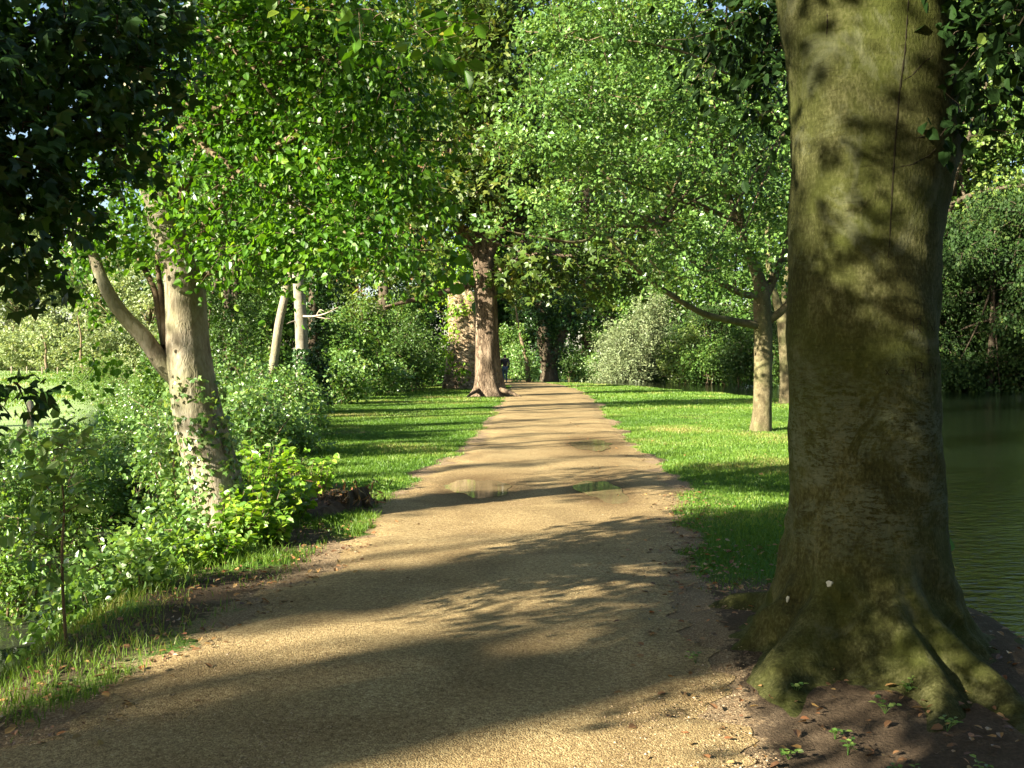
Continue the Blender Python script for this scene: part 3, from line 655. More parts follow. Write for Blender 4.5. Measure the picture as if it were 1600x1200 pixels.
for px, py in ((1243, 1083), (1375, 1072), (1418, 1090), (1383, 1110), (1305, 1135), (1325, 1155), (1395, 1195), (1425, 1195), (1535, 1195), (1480, 1132), (1232, 1162), (1087, 1033)):
    p = G(px, py, .06); tag(rosette('seedling', ontop(p[0], p[1], .0), 4, .028, ML['nettle'], .07), 'tiny green seedling sprouting from bare soil round the beech roots', 'seedling', 'seedlings at the beech foot')

# ------------------------------------------------------------------ generic tree helpers
def trunk_part(root_, pts, rad, mat, n=24, lobes=None, rough=.04, sub=6, name='trunk', ridge=None):
    q, r = catmull(np.array(pts), np.array(rad), sub); ph = rng.uniform(0, 6.28, 4)
    def mod(th, i, m):
        f = i / m
        v = 1 + rough * (np.sin(3 * th + ph[0] + f * 3) + .7 * np.sin(5 * th + ph[1] - f * 7) + .5 * np.sin(11 * th + ph[2] + f * 9)) / 1.5
        if ridge: v = v + ridge[1] * np.cos(2 * (th - ridge[0]))
        if lobes: v = v + lobes * math.exp(-f * 9) * (np.cos(5 * th + ph[3]) + .6 * np.cos(8 * th + ph[0]))
        return v
    t = TubeSet().add(q, r, n, mod); o = root_.location
    return link(name, t.mesh(name, mat, tuple(o), caps=True), root_)
def limb_part(root_, chains, mat, name='limb', n=10):
    for pts, rad in chains:
        t = TubeSet(); q, r = catmull(np.array(pts), np.array(rad), 6); t.add(q, r, n, lambda th, i, m: 1 + .05 * np.sin(3 * th + i * .3))
        link(name, t.mesh(name, mat, tuple(root_.location)), root_)
def feeders(root_, a, blobs, mat, r0=.06, n=7):
    for b in blobs:
        s = a[rng.integers(len(a))]
        q, r = catmull(bent(s, b[0], .06, .10, 5), np.linspace(r0, r0 * .3, 5), 3)
        link('branch', TubeSet().add(q, r, n).mesh('branch', mat, tuple(root_.location)), root_)

# ------------------------------------------------------------------ leaning lime on the left
D = 9.3
lb = P(348, 838, D); lb[2] = H(lb[0], lb[1])
lime = thing('lime_tree', 'leaning sunlit lime tree with pale trunk on the stream bank left of the path', 'tree', lb)
lp = [(362, 875, .34), (352, 838, .29), (345, 812, .26), (338, 756, .25), (319, 690, .25), (307, 640, .24), (294, 550, .215), (287, 437, .192), (268, 375, .176), (242, 280, .17), (231, 240, .165), (220, 157, .15), (205, 20, .12), (190, -120, .10), (180, -300, .07)]
trunk_part(lime, [P(a, b, D) for a, b, r in lp], [r * 1.03 for a, b, r in lp], MB_['lime'], 40, .10, .035, ridge=(math.radians(-76), .10))
limb_part(lime, [([P(300, 610, D), P(262, 578, D - .02), P(228, 530, D - .05), P(190, 490, D - .1), P(165, 450, D - .1), P(148, 405, D), P(125, 340, D + .2), P(100, 250, D + .4)], [.08, .085, .075, .066, .058, .05, .04, .025])], MB_['lime'], 'side_limb', 16)
limb_part(lime, [([P(262, 575, D), P(250, 500, D + .1), P(240, 450, D + .2), P(215, 400, D + .3), P(185, 350, D + .4)], [.035, .035, .03, .026, .015]),
                 ([P(258, 540, D), P(253, 470, D + .15), P(246, 400, D + .2), P(250, 300, D + .3)], [.03, .028, .024, .015]),
                 ([P(300, 400, D), P(350, 300, D - .3), P(430, 230, D - .6), P(540, 180, D - 1)], [.06, .045, .035, .015]),
                 ([P(275, 330, D), P(340, 180, D - .2), P(440, 70, D - .4), P(560, -20, D - .7)], [.06, .05, .04, .015]),
                 ([P(312, 432, D), P(335, 424, D - .1), P(390, 400, D - .3), P(470, 380, D - .6), P(600, 360, D - .9)], [.03, .022, .018, .014, .006])], MB_['twig'], 'limb', 8)
limeblobs = [(P(290, 60, D), (1.1, 1.2, .7)), (P(420, 30, D - .4), (1.0, 1.1, .65)), (P(540, 60, D - .7), (.8, .9, .6)), (P(330, 190, D - .3), (.75, .9, .4)), (P(450, 180, D - .5), (.85, .9, .5)), (P(570, 190, D - .9), (.65, .8, .45)), (P(630, 120, D - 1), (.4, .6, .4)),
    (P(400, 290, D - .5), (.75, .8, .36)), (P(520, 300, D - .8), (.75, .8, .36)), (P(625, 290, D - 1.1), (.38, .6, .33)), (P(360, 375, D - .3), (.45, .6, .28)), (P(470, 385, D - .6), (.6, .7, .25)), (P(580, 385, D - .9), (.55, .6, .24)), (P(660, 400, D - 1.2), (.3, .4, .14), .7),
    (P(180, 270, D + .3), (.6, .7, .4)), (P(165, 370, D + .2), (.4, .5, .26)), (P(100, 400, D + .4), (.35, .5, .2), .6), (P(145, 460, D + .1), (.16, .2, .14), .7), (P(160, 560, D - .2), (.10, .1, .26), .6), (P(250, 290, D - .35), (.25, .2, .25), .7), (P(230, 380, D - .1), (.35, .3, .2), .7),
    (P(270, 330, D - .45), (.22, .2, .18), .8), (P(235, 250, D - .4), (.25, .2, .2), .9), (P(340, 440, D - .2), (.3, .4, .12), .6), (P(430, 440, D - .3), (.3, .4, .12), .6),
    (P(300, -200, D), (2.0, 2.0, 1.0), .7), (P(520, -160, D - .5), (1.4, 1.4, .8), .7), (P(120, -100, D + .5), (1.2, 1.4, .9), .7), (P(300, -500, D + .5), (2.2, 2.2, 1.2), .6)]
make_crown(lime, lb, limeblobs, (.058, .050), 2.3, ML['lime'], 'oval', MB_['twig'], .35, per=34, spray=.62, droop=.40, flat=.62, thick=.10, twig_r=.006)
feeders(lime, [P(265, 330, D), P(230, 150, D), P(205, 20, D), P(190, -120, D)], limeblobs[:14:2], MB_['twig'], .04)
# near twig hanging into the gap
q = [P(600, -60, 5.2), P(660, 150, 5.6), P(690, 300, 6.0), P(700, 385, 6.2), P(740, 440, 6.2)]
make_crown(lime, lb, [(P(575, 15, 4.6), (.35, .3, .10), .8), (P(640, 60, 4.8), (.30, .3, .14), .7), (P(690, 120, 5.0), (.14, .2, .12), .6), (P(700, 395, 6.3), (.16, .12, .05), .8), (P(738, 440, 6.2), (.12, .1, .05), .7), (P(690, 300, 5.8), (.14, .15, .1), .5)],
           (.075, .066), 1.5, ML['lime'], 'oval', MB_['twig'], .8, name='foliage', per=7, spray=.22, droop=.4, twig_r=.003)
# ivy strands on the lime trunk
def ivy_on(root_, pts, rad, n, leaf, mat, facing=None, name='ivy'):
    q, r = catmull(np.array(pts), np.array(rad), 8); k = rng.integers(0, len(q), n)
    th = rng.uniform(0, 6.28, n) if facing is None else rng.normal(facing, 1.0, n)
    dirn = np.stack([np.cos(th), np.sin(th), np.zeros(n)], -1)
    k = np.minimum(k, len(q) - 2); q = q + 0; uu = rng.random(n)[:, None]
    C = q[k] * (1 - uu) + q[k + 1] * uu + dirn * (r[k] * rng.uniform(.98, 1.12, n))[:, None] + rng.normal(size=(n, 3)) * .012
    A = np.stack([rng.normal(size=n) * .5, rng.normal(size=n) * .5, -np.ones(n)], -1)
    s = leaf * rng.uniform(.6, 1.2, n)
    return link(name, leaf_mesh(name, 'lobed', C, A, dirn + rng.normal(size=(n, 3)) * .4, s, s * 1.1, mat, tuple(root_.location)), root_)
for seg, n in (([(308, 645), (322, 700)], 46), ([(325, 705), (340, 765)], 45), ([(340, 770), (356, 835)], 40), ([(334, 750), (346, 815)], 30), ([(300, 590), (306, 635)], 12)):
    ivy_on(lime, [P(a, b, D) for a, b in seg], [.27, .285], n * 5, .05, ML['scrub'], -1.2, 'ivy')
ts = TubeSet()
for k in range(7):
    an = rng.uniform(-2.6, -.7); q = []
    for i in range(8):
        yy = 855 - i * 26; xx = np.interp(yy, [640, 690, 756, 812, 870], [307, 319, 338, 345, 361]); rr = 1.0 * np.interp(yy, [640, 690, 756, 812, 870], [.24, .25, .25, .26, .34])
        an += rng.normal() * .1; fl = 1 - .06 * abs(math.cos(an)); q.append(P(xx, yy, D) + np.array([math.cos(an) * rr * fl, math.sin(an) * rr * 1.10, 0]))
    link('ivy_stem', TubeSet().add(*catmull(q, [.006, .006, .006, .006, .005, .005, .004, .003], 4), 5).mesh('ivy_stem', MB_['wood'], tuple(lb)), lime)

# ------------------------------------------------------------------ overhanging sycamore, trunk out of frame on the left
sb = ontop(-4.0, 4.7); syc = thing('sycamore_tree', 'dark shaded lobed-leaf branches hanging into the upper left corner', 'tree', sb)
trunk_part(syc, [sb + (0, 0, -.2), sb + (.05, .1, 1.5), sb + (.1, .2, 3.5), sb + (.1, .2, 6), sb + (.2, .4, 9)], [.38, .31, .27, .18, .07], MB_['dark'], 20, .1)
limb_part(syc, [([sb + (.1, .2, 4.2), P(-350, 100, 3.5), P(-60, 60, 4.6), P(120, 100, 5.4)], [.10, .07, .04, .012]), ([sb + (.1, .2, 3.2), P(-300, 350, 4.0), P(-60, 330, 5.0), P(80, 400, 5.4)], [.07, .05, .03, .01])], MB_['dark'])
sycblobs = [(P(-20, 60, 4.8), (.5, .6, .42)), (P(100, 60, 5.2), (.42, .5, .4)), (P(185, 110, 5.4), (.26, .4, .34)), (P(210, 30, 5.5), (.22, .4, .26), .8), (P(60, 200, 5.0), (.38, .5, .3)), (P(160, 230, 5.5), (.22, .3, .2), .8), (P(20, 300, 5.0), (.30, .4, .24)), (P(100, 320, 5.3), (.26, .3, .16), .9), (P(5, 420, 5.0), (.10, .2, .14), .8), (P(70, 420, 5.2), (.14, .2, .07), .5), (P(110, 350, 5.2), (.14, .2, .09), .6),
    (P(35, 612, 5.0), (.12, .12, .03), .5), (P(-15, 640, 5.0), (.05, .1, .10), .5), (P(-80, 250, 4.6), (.4, .5, .6)), (P(245, 50, 5.8), (.18, .3, .2), .5), (P(255, 150, 5.9), (.12, .2, .16), .45), (P(225, 240, 5.8), (.12, .2, .12), .5),
    (P(-300, 150, 4.2), (.7, .8, .7)),
    (sb + (0, .1, 4.0), (1.1, 1.1, .7), 1.4), (sb + (.2, .9, 4.2), (.9, .9, .7), 1.2), (sb + (-.3, -1.6, 4.4), (1.3, 1.5, .8), .8), (sb + (0, -3.6, 4.6), (1.5, 1.5, .8), .35), (sb + (-.3, -5.0, 4.6), (1.4, 1.5, .9), .5), (sb + (.3, -3.6, 5.8), (1.8, 1.8, 1.0), .5), (sb + (0, -.6, 6.3), (2.0, 2.0, 1.2), .5), (sb + (-.8, .6, 7.4), (2.0, 2.0, 1.3), .5), (sb + (.2, .2, 8.8), (1.6, 1.6, 1.1), .5)]
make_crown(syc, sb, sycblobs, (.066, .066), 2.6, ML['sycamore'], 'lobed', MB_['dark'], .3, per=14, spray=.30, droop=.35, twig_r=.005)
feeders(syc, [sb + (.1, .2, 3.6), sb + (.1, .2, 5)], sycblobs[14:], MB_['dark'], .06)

# ------------------------------------------------------------------ field maple, middle right
D = 21.6; mb = P(1190, 672, D); mb[2] = H(mb[0], mb[1])
maple = thing('field_maple', 'light green field maple with slim trunk on the right lawn', 'tree', mb)
mp = [(1188, 690, .30), (1189, 672, .235), (1191, 640, .20), (1192, 580, .19), (1192, 520, .195), (1190, 470, .185), (1188, 445, .15), (1176, 410, .11), (1150, 340, .09), (1120, 250, .07), (1090, 120, .05)]
trunk_part(maple, [P(a, b, D) for a, b, r in mp], [r for a, b, r in mp], MB_['maple'], 24, .10, .03)
limb_part(maple, [([P(1190, 510, D), P(1150, 502, D - .3), P(1100, 490, D - .8), P(1050, 462, D - 1.3), P(1000, 425, D - 1.8), P(965, 388, D - 2), P(930, 345, D - 2.2), P(880, 300, D - 2.6)], [.10, .075, .066, .056, .046, .035, .025, .012]),
    ([P(1190, 465, D), P(1150, 455, D - .3), P(1090, 415, D - .8), P(1030, 355, D - 1), P(960, 290, D - 1.2), P(900, 210, D - 1.4)], [.085, .07, .06, .045, .035, .015]),
    ([P(1192, 470, D), P(1213, 425, D + .1), P(1233, 370, D + .1), P(1240, 280, D), P(1230, 120, D)], [.11, .09, .075, .055, .03]),
    ([P(1196, 505, D), P(1222, 485, D - .1), P(1245, 455, D - .2), P(1275, 400, D - .2), P(1310, 330, D)], [.10, .085, .075, .06, .03]),
    ([P(1180, 430, D), P(1160, 350, D - .2), P(1140, 220, D - .4), P(1060, 60, D - .5)], [.08, .06, .045, .02]),
    ([P(1010, 360, D - 1), P(960, 330, D - 2.4), P(915, 376, D - 3.0), P(850, 372, D - 3.4), P(790, 360, D - 3.6)], [.03, .03, .028, .02, .01])], MB_['maple'], 'limb', 8)
mblobs = [(P(880, 60, 19.5), (1.1, 1.3, .9)), (P(980, 30, 20), (1.4, 1.6, 1.1)), (P(1090, 40, 21), (1.4, 1.6, 1.1)), (P(1190, 60, 22), (1.1, 1.4, 1.2)), (P(860, 160, 18.8), (.85, 1, .7)), (P(950, 150, 19.4), (1.1, 1.3, .8)), (P(1060, 160, 20), (1.3, 1.4, .8)), (P(1160, 190, 21), (1.2, 1.4, .9)),
    (P(830, 235, 18.2), (.70, .8, .42)), (P(910, 250, 18.6), (.85, 1, .6)), (P(1000, 260, 19.3), (1.1, 1.2, .65)), (P(1090, 280, 20), (1.1, 1.2, .7)), (P(1190, 310, 21.5), (.9, 1.2, .8)), (P(785, 215, 18), (.22, .4, .22), .8),
    (P(820, 310, 17.9), (.40, .6, .2), .9), (P(880, 330, 18.2), (.6, .8, .34)), (P(970, 340, 19), (.8, 1, .4)), (P(1060, 370, 19.6), (.9, 1, .42)), (P(1150, 390, 20.5), (.7, .9, .42)), (P(785, 352, 17.8), (.42, .5, .17)), (P(850, 368, 18), (.5, .5, .13), .9),
    (P(1010, 405, 19.4), (.5, .7, .22), .9), (P(1100, 430, 20), (.65, .8, .24), .9), (P(1210, 420, 22), (.5, .8, .4), .8), (P(1150, 455, 20.6), (.35, .5, .14), .6),
    (P(960, -110, 20), (2.0, 2.2, 1.3), .7), (P(1130, -110, 21), (2.0, 2.2, 1.4), .7), (P(1050, -290, 21), (2.2, 2.2, 1.6), .5), (P(1300, 100, 22.5), (1.6, 1.6, 1.6), .6)]
make_crown(maple, mb, mblobs, (.088, .075), 2.5, ML['maple'], 'kite', MB_['twig'], .22, per=38, spray=.75, droop=.12, flat=.5, thick=.14, twig_r=.009)
feeders(maple, [P(1160, 350, D - .2), P(1120, 250, D), P(1030, 355, D - 1), P(1230, 200, D)], mblobs[::2], MB_['twig'], .04)

# second right-hand tree, behind
D = 34; nb = P(1228, 628, D); nb[2] = H(nb[0], nb[1])
mp2 = thing('riverside_maple', 'sunlit slim trunk forking low behind the field maple by the river', 'tree', nb)
trunk_part(mp2, [P(1228, 640, D), P(1228, 625, D), P(1228, 580, D), P(1226, 530, D), P(1222, 495, D), P(1212, 465, D), P(1200, 400, D), P(1200, 300, D)], [.30, .23, .21, .22, .20, .13, .1, .06], MB_['maple'], 20, .1, .03)
limb_part(mp2, [([P(1226, 520, D), P(1240, 490, D), P(1262, 440, D), P(1290, 350, D)], [.13, .12, .09, .05]), ([P(1224, 500, D), P(1226, 450, D), P(1236, 380, D), P(1240, 250, D)], [.12, .10, .08, .04])], MB_['maple'])
b2 = [(P(1150, 350, D), (2.2, 2, 1.3)), (P(1240, 300, D), (2.2, 2, 1.5)), (P(1330, 350, D), (2.2, 2, 1.3)), (P(1250, 180, D), (3, 2.5, 1.8)), (P(1290, 420, D), (1.2, 1.4, .6)), (P(1200, 420, D + 1), (1.2, 1.4, .5)), (P(1380, 220, D), (2.2, 2.2, 1.6))]
make_crown(mp2, nb, b2, (.14, .12), 1.6, ML['maple'], 'kite', MB_['twig'], .2, per=20, spray=.7, droop=.15, twig_r=.012)

# ------------------------------------------------------------------ chestnut in the middle
D = 40; cb = P(762, 619, D); cb[2] = H(cb[0], cb[1])
ches = thing('chestnut_tree', 'old horse chestnut with flared grey brown trunk at the path edge', 'tree', cb)
pts = [(763, 632, 1.05), (763, 618, .80), (763, 605, .63), (762, 585, .54), (761, 560, .50), (760, 520, .46), (759, 480, .45), (757, 440, .46), (756, 405, .44), (757, 370, .34), (760, 330, .27), (758, 250, .22), (752, 120, .16), (745, -50, .08)]
trunk_part(ches, [P(a, b, D) for a, b, r in pts], [r for a, b, r in pts], MB_['chestnut'], 40, .17, .06)
limb_part(ches, [([P(752, 410, D), P(735, 380, D - .3), P(712, 352, D - .8), P(690, 335, D - 1.2), P(640, 320, D - 2)], [.32, .28, .22, .16, .08]), ([P(762, 400, D), P(785, 350, D - .5), P(830, 310, D - 1), P(900, 280, D - 1.5)], [.26, .18, .14, .07]),
    ([P(752, 440, D), P(700, 455, D - 1), P(640, 470, D - 1.6), P(600, 480, D - 2)], [.14, .12, .09, .04]), ([P(765, 430, D), P(830, 400, D - 1), P(900, 400, D - 1.5)], [.16, .12, .05])], MB_['chestnut'])
ts = TubeSet()
for e, w in (((818, 621), .07), ((724, 623), .06)):
    p = G(*e); a = np.array([cb[0] + (p[0] - cb[0]) * .35, cb[1] - .35, .28]); link('root', TubeSet().add(*catmull([a, (a + p) / 2 + np.array([0, 0, .02]), np.array([p[0], p[1], -.06])], [w * 1.6, w, .03], 5), 8).mesh('root', MB_['chestnut'], tuple(cb)), ches)
cblobs = [(P(700, 270, D), (1.6, 1.8, 1.2)), (P(790, 200, D), (2.0, 2, 1.5)), (P(720, 150, D), (2.4, 2.2, 1.6)), (P(800, 90, D + 1), (2.6, 2.4, 1.6)), (P(690, 40, D + 1), (2.8, 2.6, 1.8)), (P(850, 290, D - 1), (1.8, 2, 1.4)), (P(900, 200, D), (2.2, 2, 1.6)), (P(640, 320, D - 2), (1.3, 1.5, .9)), (P(610, 410, D - 2), (1.3, 1.5, .6)), (P(690, 410, D - 1.4), (1.0, 1.2, .6)),
    (P(830, 400, D - 1.5), (1.3, 1.6, .65), 1.3), (P(900, 410, D - 1.2), (1.6, 1.8, .75), 1.3), (P(960, 400, D), (1.6, 1.8, .8), 1.3), (P(860, 450, D - .8), (1.3, 1.4, .45), 1.2), (P(930, 455, D), (1.2, 1.4, .42), 1.2), (P(805, 440, D - 1), (.7, 1, .5), 1.1), (P(1010, 440, D + .5), (1.0, 1.2, .5), 1.1), (P(660, 460, D - 1.4), (.8, 1, .35), .8),
    (P(760, -80, D + 1), (3.4, 3, 2.0), .7), (P(900, 20, D + 1), (2.6, 2.4, 1.8), .7), (P(1000, 300, D + 1), (2.2, 2, 1.6), .8), (P(760, 330, D - .6), (.8, 1, .8), .8)]
cblobs += [(P(757, 290, D - 2.2), (1.3, 1, .8), 1.2), (P(720, 300, D - 2.4), (1.6, 1.2, 1.2), 1.2), (P(780, 260, D - 2.4), (1.5, 1.2, 1.2), 1.2), (P(750, 180, D - 2.2), (2.2, 1.4, 1.5), 1.2), (P(760, 80, D - 2), (2.4, 1.6, 1.8), 1.2), (P(670, 350, D - 2.5), (1, 1, .7)), (P(740, -20, D - 1.5), (2.6, 2, 1.8))]
make_crown(ches, cb, cblobs, (.24, .22), 2.3, ML['chestnut'], 'lobed', MB_['dark'], .2, per=16, spray=.9, droop=.5, flat=.5, twig_r=.02)
feeders(ches, [P(758, 250, D), P(752, 120, D), P(780, 350, D - .5), P(712, 352, D - .8)], cblobs[::2], MB_['chestnut'], .09)

# pollard trunk behind the chestnut
D = 49; ob = P(722, 606, D); ob[2] = H(ob[0], ob[1])
old = thing('pollard_tree', 'broad pale weathered pollard trunk with ivy shoots behind the chestnut', 'tree', ob)
op = [(722, 618, 1.05), (722, 600, .98), (724, 570, .90), (726, 540, .86), (726, 510, .84), (724, 485, .80), (720, 462, .62), (716, 440, .35)]
trunk_part(old, [P(a, b, D) for a, b, r in op], [r for a, b, r in op], MB_['old'], 48, .10, .14)
oblobs = [(P(715, 462, D - .4), (.9, .9, .5)), (P(740, 440, D), (1.1, 1, .6)), (P(695, 440, D), (.9, 1, .6)), (P(700, 520, D - 1), (.26, .3, .5), .9), (P(698, 565, D - 1), (.36, .4, .6), .9), (P(716, 570, D - 1.2), (.25, .3, .4), .6), (P(725, 400, D), (1.8, 1.6, 1.0)), (P(690, 490, D - .6), (.35, .4, .5), .8), (P(715, 490, D - 1.1), (.5, .3, .45), 1.0), (P(705, 540, D - 1.2), (.35, .3, .5), 1.0), (P(730, 585, D - 1.2), (.4, .3, .35), .8), (P(745, 470, D - 1), (.6, .4, .4), 1.0)]
make_crown(old, ob, oblobs, (.15, .13), 1.7, ML['sucker'], 'kite', MB_['twig'], .3, per=14, spray=.5, droop=.3, twig_r=.012)

# ivy-smothered tree beside the far path
D = 64; ib = P(858, 597, D); ib[2] = H(ib[0], ib[1])
ivt = thing('ivy_clad_tree', 'dark ivy-smothered tree at the far bend of the path', 'tree', ib)
trunk_part(ivt, [P(858, 604, D), P(858, 580, D), P(853, 540, D), P(845, 480, D), P(840, 400, D)], [.7, .55, .5, .35, .15], MB_['dark'], 16)
limb_part(ivt, [([P(858, 570, D), P(880, 520, D), P(900, 470, D)], [.35, .3, .12])], MB_['dark'])
iblobs = [(P(858, 580, D), (.9, .9, .6), 1.3), (P(855, 550, D), (1.3, 1.2, .9), 1.3), (P(862, 515, D), (1.7, 1.5, 1.1), 1.3), (P(870, 475, D), (2.0, 1.8, 1.2), 1.2), (P(835, 490, D), (1.3, 1.3, 1.0), 1.2), (P(900, 490, D), (1.3, 1.3, .8)), (P(850, 420, D), (2.8, 2.5, 1.6)), (P(820, 460, D), (1.5, 1.5, 1.0))]
make_crown(ivt, ib, iblobs, (.18, .16), 2.6, ML['ivy'], 'kite', MB_['dark'], .15, per=18, spray=.6, droop=.3, twig_r=.015)
D = 61.5; q = [P(826, 598, D), P(822, 560, D), P(812, 520, D), P(806, 480, D)]
wv = thing('climbing_ivy_stem', 'bright green ivy-covered leaning stem left of the dark ivy tree', 'plant', G(826, 599))
trunk_part(wv, q, [.16, .13, .1, .06], MB_['twig'], 10)
make_crown(wv, wv.location, [(p, (.42, .42, .55)) for p in (P(825, 585, D), P(822, 560, D), P(816, 535, D), P(811, 510, D), P(806, 480, D), P(800, 455, D))] + [(P(818, 592, D - .5), (.7, .6, .35))], (.16, .14), 1.8, ML['nettle'], 'kite', None, per=12, spray=.4)

# ------------------------------------------------------------------ slender trunks on the left
def slender(name, label, pts, d, mat, blobs, leafmat, leaf=(.09, .075), K=1.6, **kw):
    b = P(*pts[0][:2], d); b[2] = H(b[0], b[1]); r = thing(name, label, 'tree', b)
    q = [P(a, b_, d) for a, b_, _ in pts]; q[0][2] = min(q[0][2], b[2] - .1)
    trunk_part(r, q, [x[2] for x in pts], mat, 16, .05, .03)
    if blobs: make_crown(r, b, blobs, leaf, K, leafmat, 'kite', MB_['twig'], .3, per=16, spray=.5, twig_r=.010, **kw)
    return r
D = 26
slender('slim_tree', 'thin pale trunk leaning right among bushes beside the ivy-footed trunk', [(414, 668, .14), (420, 620, .125), (430, 550, .115), (437, 500, .11), (450, 440, .10), (466, 350, .09), (480, 200, .07), (490, 50, .04)], D, MB_['lime'],
    [(P(460, 330, D), (1.6, 1.6, .9)), (P(500, 230, D), (2, 2, 1.2)), (P(430, 230, D), (1.8, 1.8, 1.2)), (P(480, 100, D), (2.2, 2, 1.4)), (P(540, 330, D), (1.2, 1.4, .8)), (P(490, 420, D), (.8, 1, .4), .7)], ML['wood'], (.13, .11))
bi = slender('ivy_footed_tree', 'straight pale trunk whose lower half is dark with ivy, left of the lawn', [(472, 675, .22), (473, 640, .19), (472, 560, .165), (469, 480, .155), (465, 420, .145), (460, 330, .12), (455, 200, .09), (450, 50, .05)], 25.5, MB_['birch'],
    [(P(500, 160, 25), (1.6, 1.6, 1.2)), (P(420, 120, 26), (1.8, 1.6, 1.2)), (P(380, 260, 26), (1.4, 1.4, 1.0)), (P(520, 60, 26), (1.6, 1.6, 1.2))], ML['wood'], (.13, .11))
ivy_on(bi, [P(473, 670, 25.5), P(473, 600, 25.5), P(472, 545, 25.5)], [.30, .24, .17], 900, .085, ML['ivy'], None, 'ivy')
ts = TubeSet()
for q, r in (([P(474, 494, 25.4), P(490, 494, 25.1), P(508, 490, 24.9), P(528, 480, 24.7)], .03), ([P(490, 494, 25.1), P(505, 497, 25), P(516, 498, 25)], .018), ([P(495, 492, 25.1), P(500, 484, 25.1), P(506, 486, 25)], .016), ([P(468, 500, 25.5), P(455, 503, 25.3), P(448, 506, 25.2)], .02)):
    link('dead_branch', TubeSet().add(*catmull(q, np.linspace(r, r * .35, len(q)), 4), 6).mesh('dead_branch', MB_['wood'], tuple(bi.location)), bi)
D = 28; iv = slender('ivy_column_tree', 'dark trunk wholly wrapped in ivy at the left edge of the lawn', [(492, 668, .2), (491, 600, .17), (490, 500, .15), (492, 400, .12), (500, 250, .07)], D, MB_['dark'], None, None)
make_crown(iv, iv.location, [(P(491, y, D), (.36 + .12 * math.sin(y), .4, .5), 1.2) for y in range(440, 680, 22)] + [(P(500, 420, D), (.9, .9, .7)), (P(510, 370, D), (1.1, 1, .9)), (P(485, 330, D), (1.2, 1, .9))], (.10, .09), 2.2, ML['ivy'], 'kite', None, per=16, spray=.35, droop=.5)

# ------------------------------------------------------------------ bushes, undergrowth
def bush(name, label, cat, base, w, dp, h, leafmat, leaf, K=1.7, group=None, stems=6, per=14, spray=.35, nb=6, kind='kite', droop=.2, low=.12, stemmat='twig'):
    base = np.asarray(base, float); r = thing(name, label, cat, base, group)
    bl = []
    for k in range(nb):
        f = (k + .5) / nb; a = rng.uniform(0, 6.28); rad = rng.random() ** .5 * .62
        zf = low + (1 - low) * rng.random() * (1 - .45 * rad)
        bl.append((base + np.array([math.cos(a) * w * rad * .8, math.sin(a) * dp * rad * .8, h * zf * .82]), (w * rng.uniform(.32, .5), dp * rng.uniform(.32, .5), h * rng.uniform(.2, .32))))
    make_crown(r, base, bl, leaf, K, leafmat, kind, MB_[stemmat], .3, name='foliage', per=per, spray=spray, droop=droop, flat=.4, twig_r=.006)
    t = TubeSet()
    for k in range(stems):
        e = np.asarray(bl[k % nb][0]) + rng.normal(size=3) * .1 * h
        t = TubeSet().add(*catmull(bent(base + np.array([rng.normal() * .1 * w, rng.normal() * .1 * dp, -.05]), e, .1, .08, 4), np.array([.02, .016, .012, .006]) * (.5 + .4 * min(h, 2)), 3), 6)
        link('stem', t.mesh('stem', MB_[stemmat], tuple(base)), r)
    return r
def at_px(px, py):    # ground point under the pixel, marching down onto the terrain
    d = P(px, py, 1.0) - np.array([0, 0, CAMZ]); o = np.array([0, 0, CAMZ])
    for t in np.arange(2.0, 120, .05):
        p = o + d * t
        if p[2] < H(p[0], p[1]): return ontop(p[0], p[1])
    return ontop(*(o + d * 110)[:2])
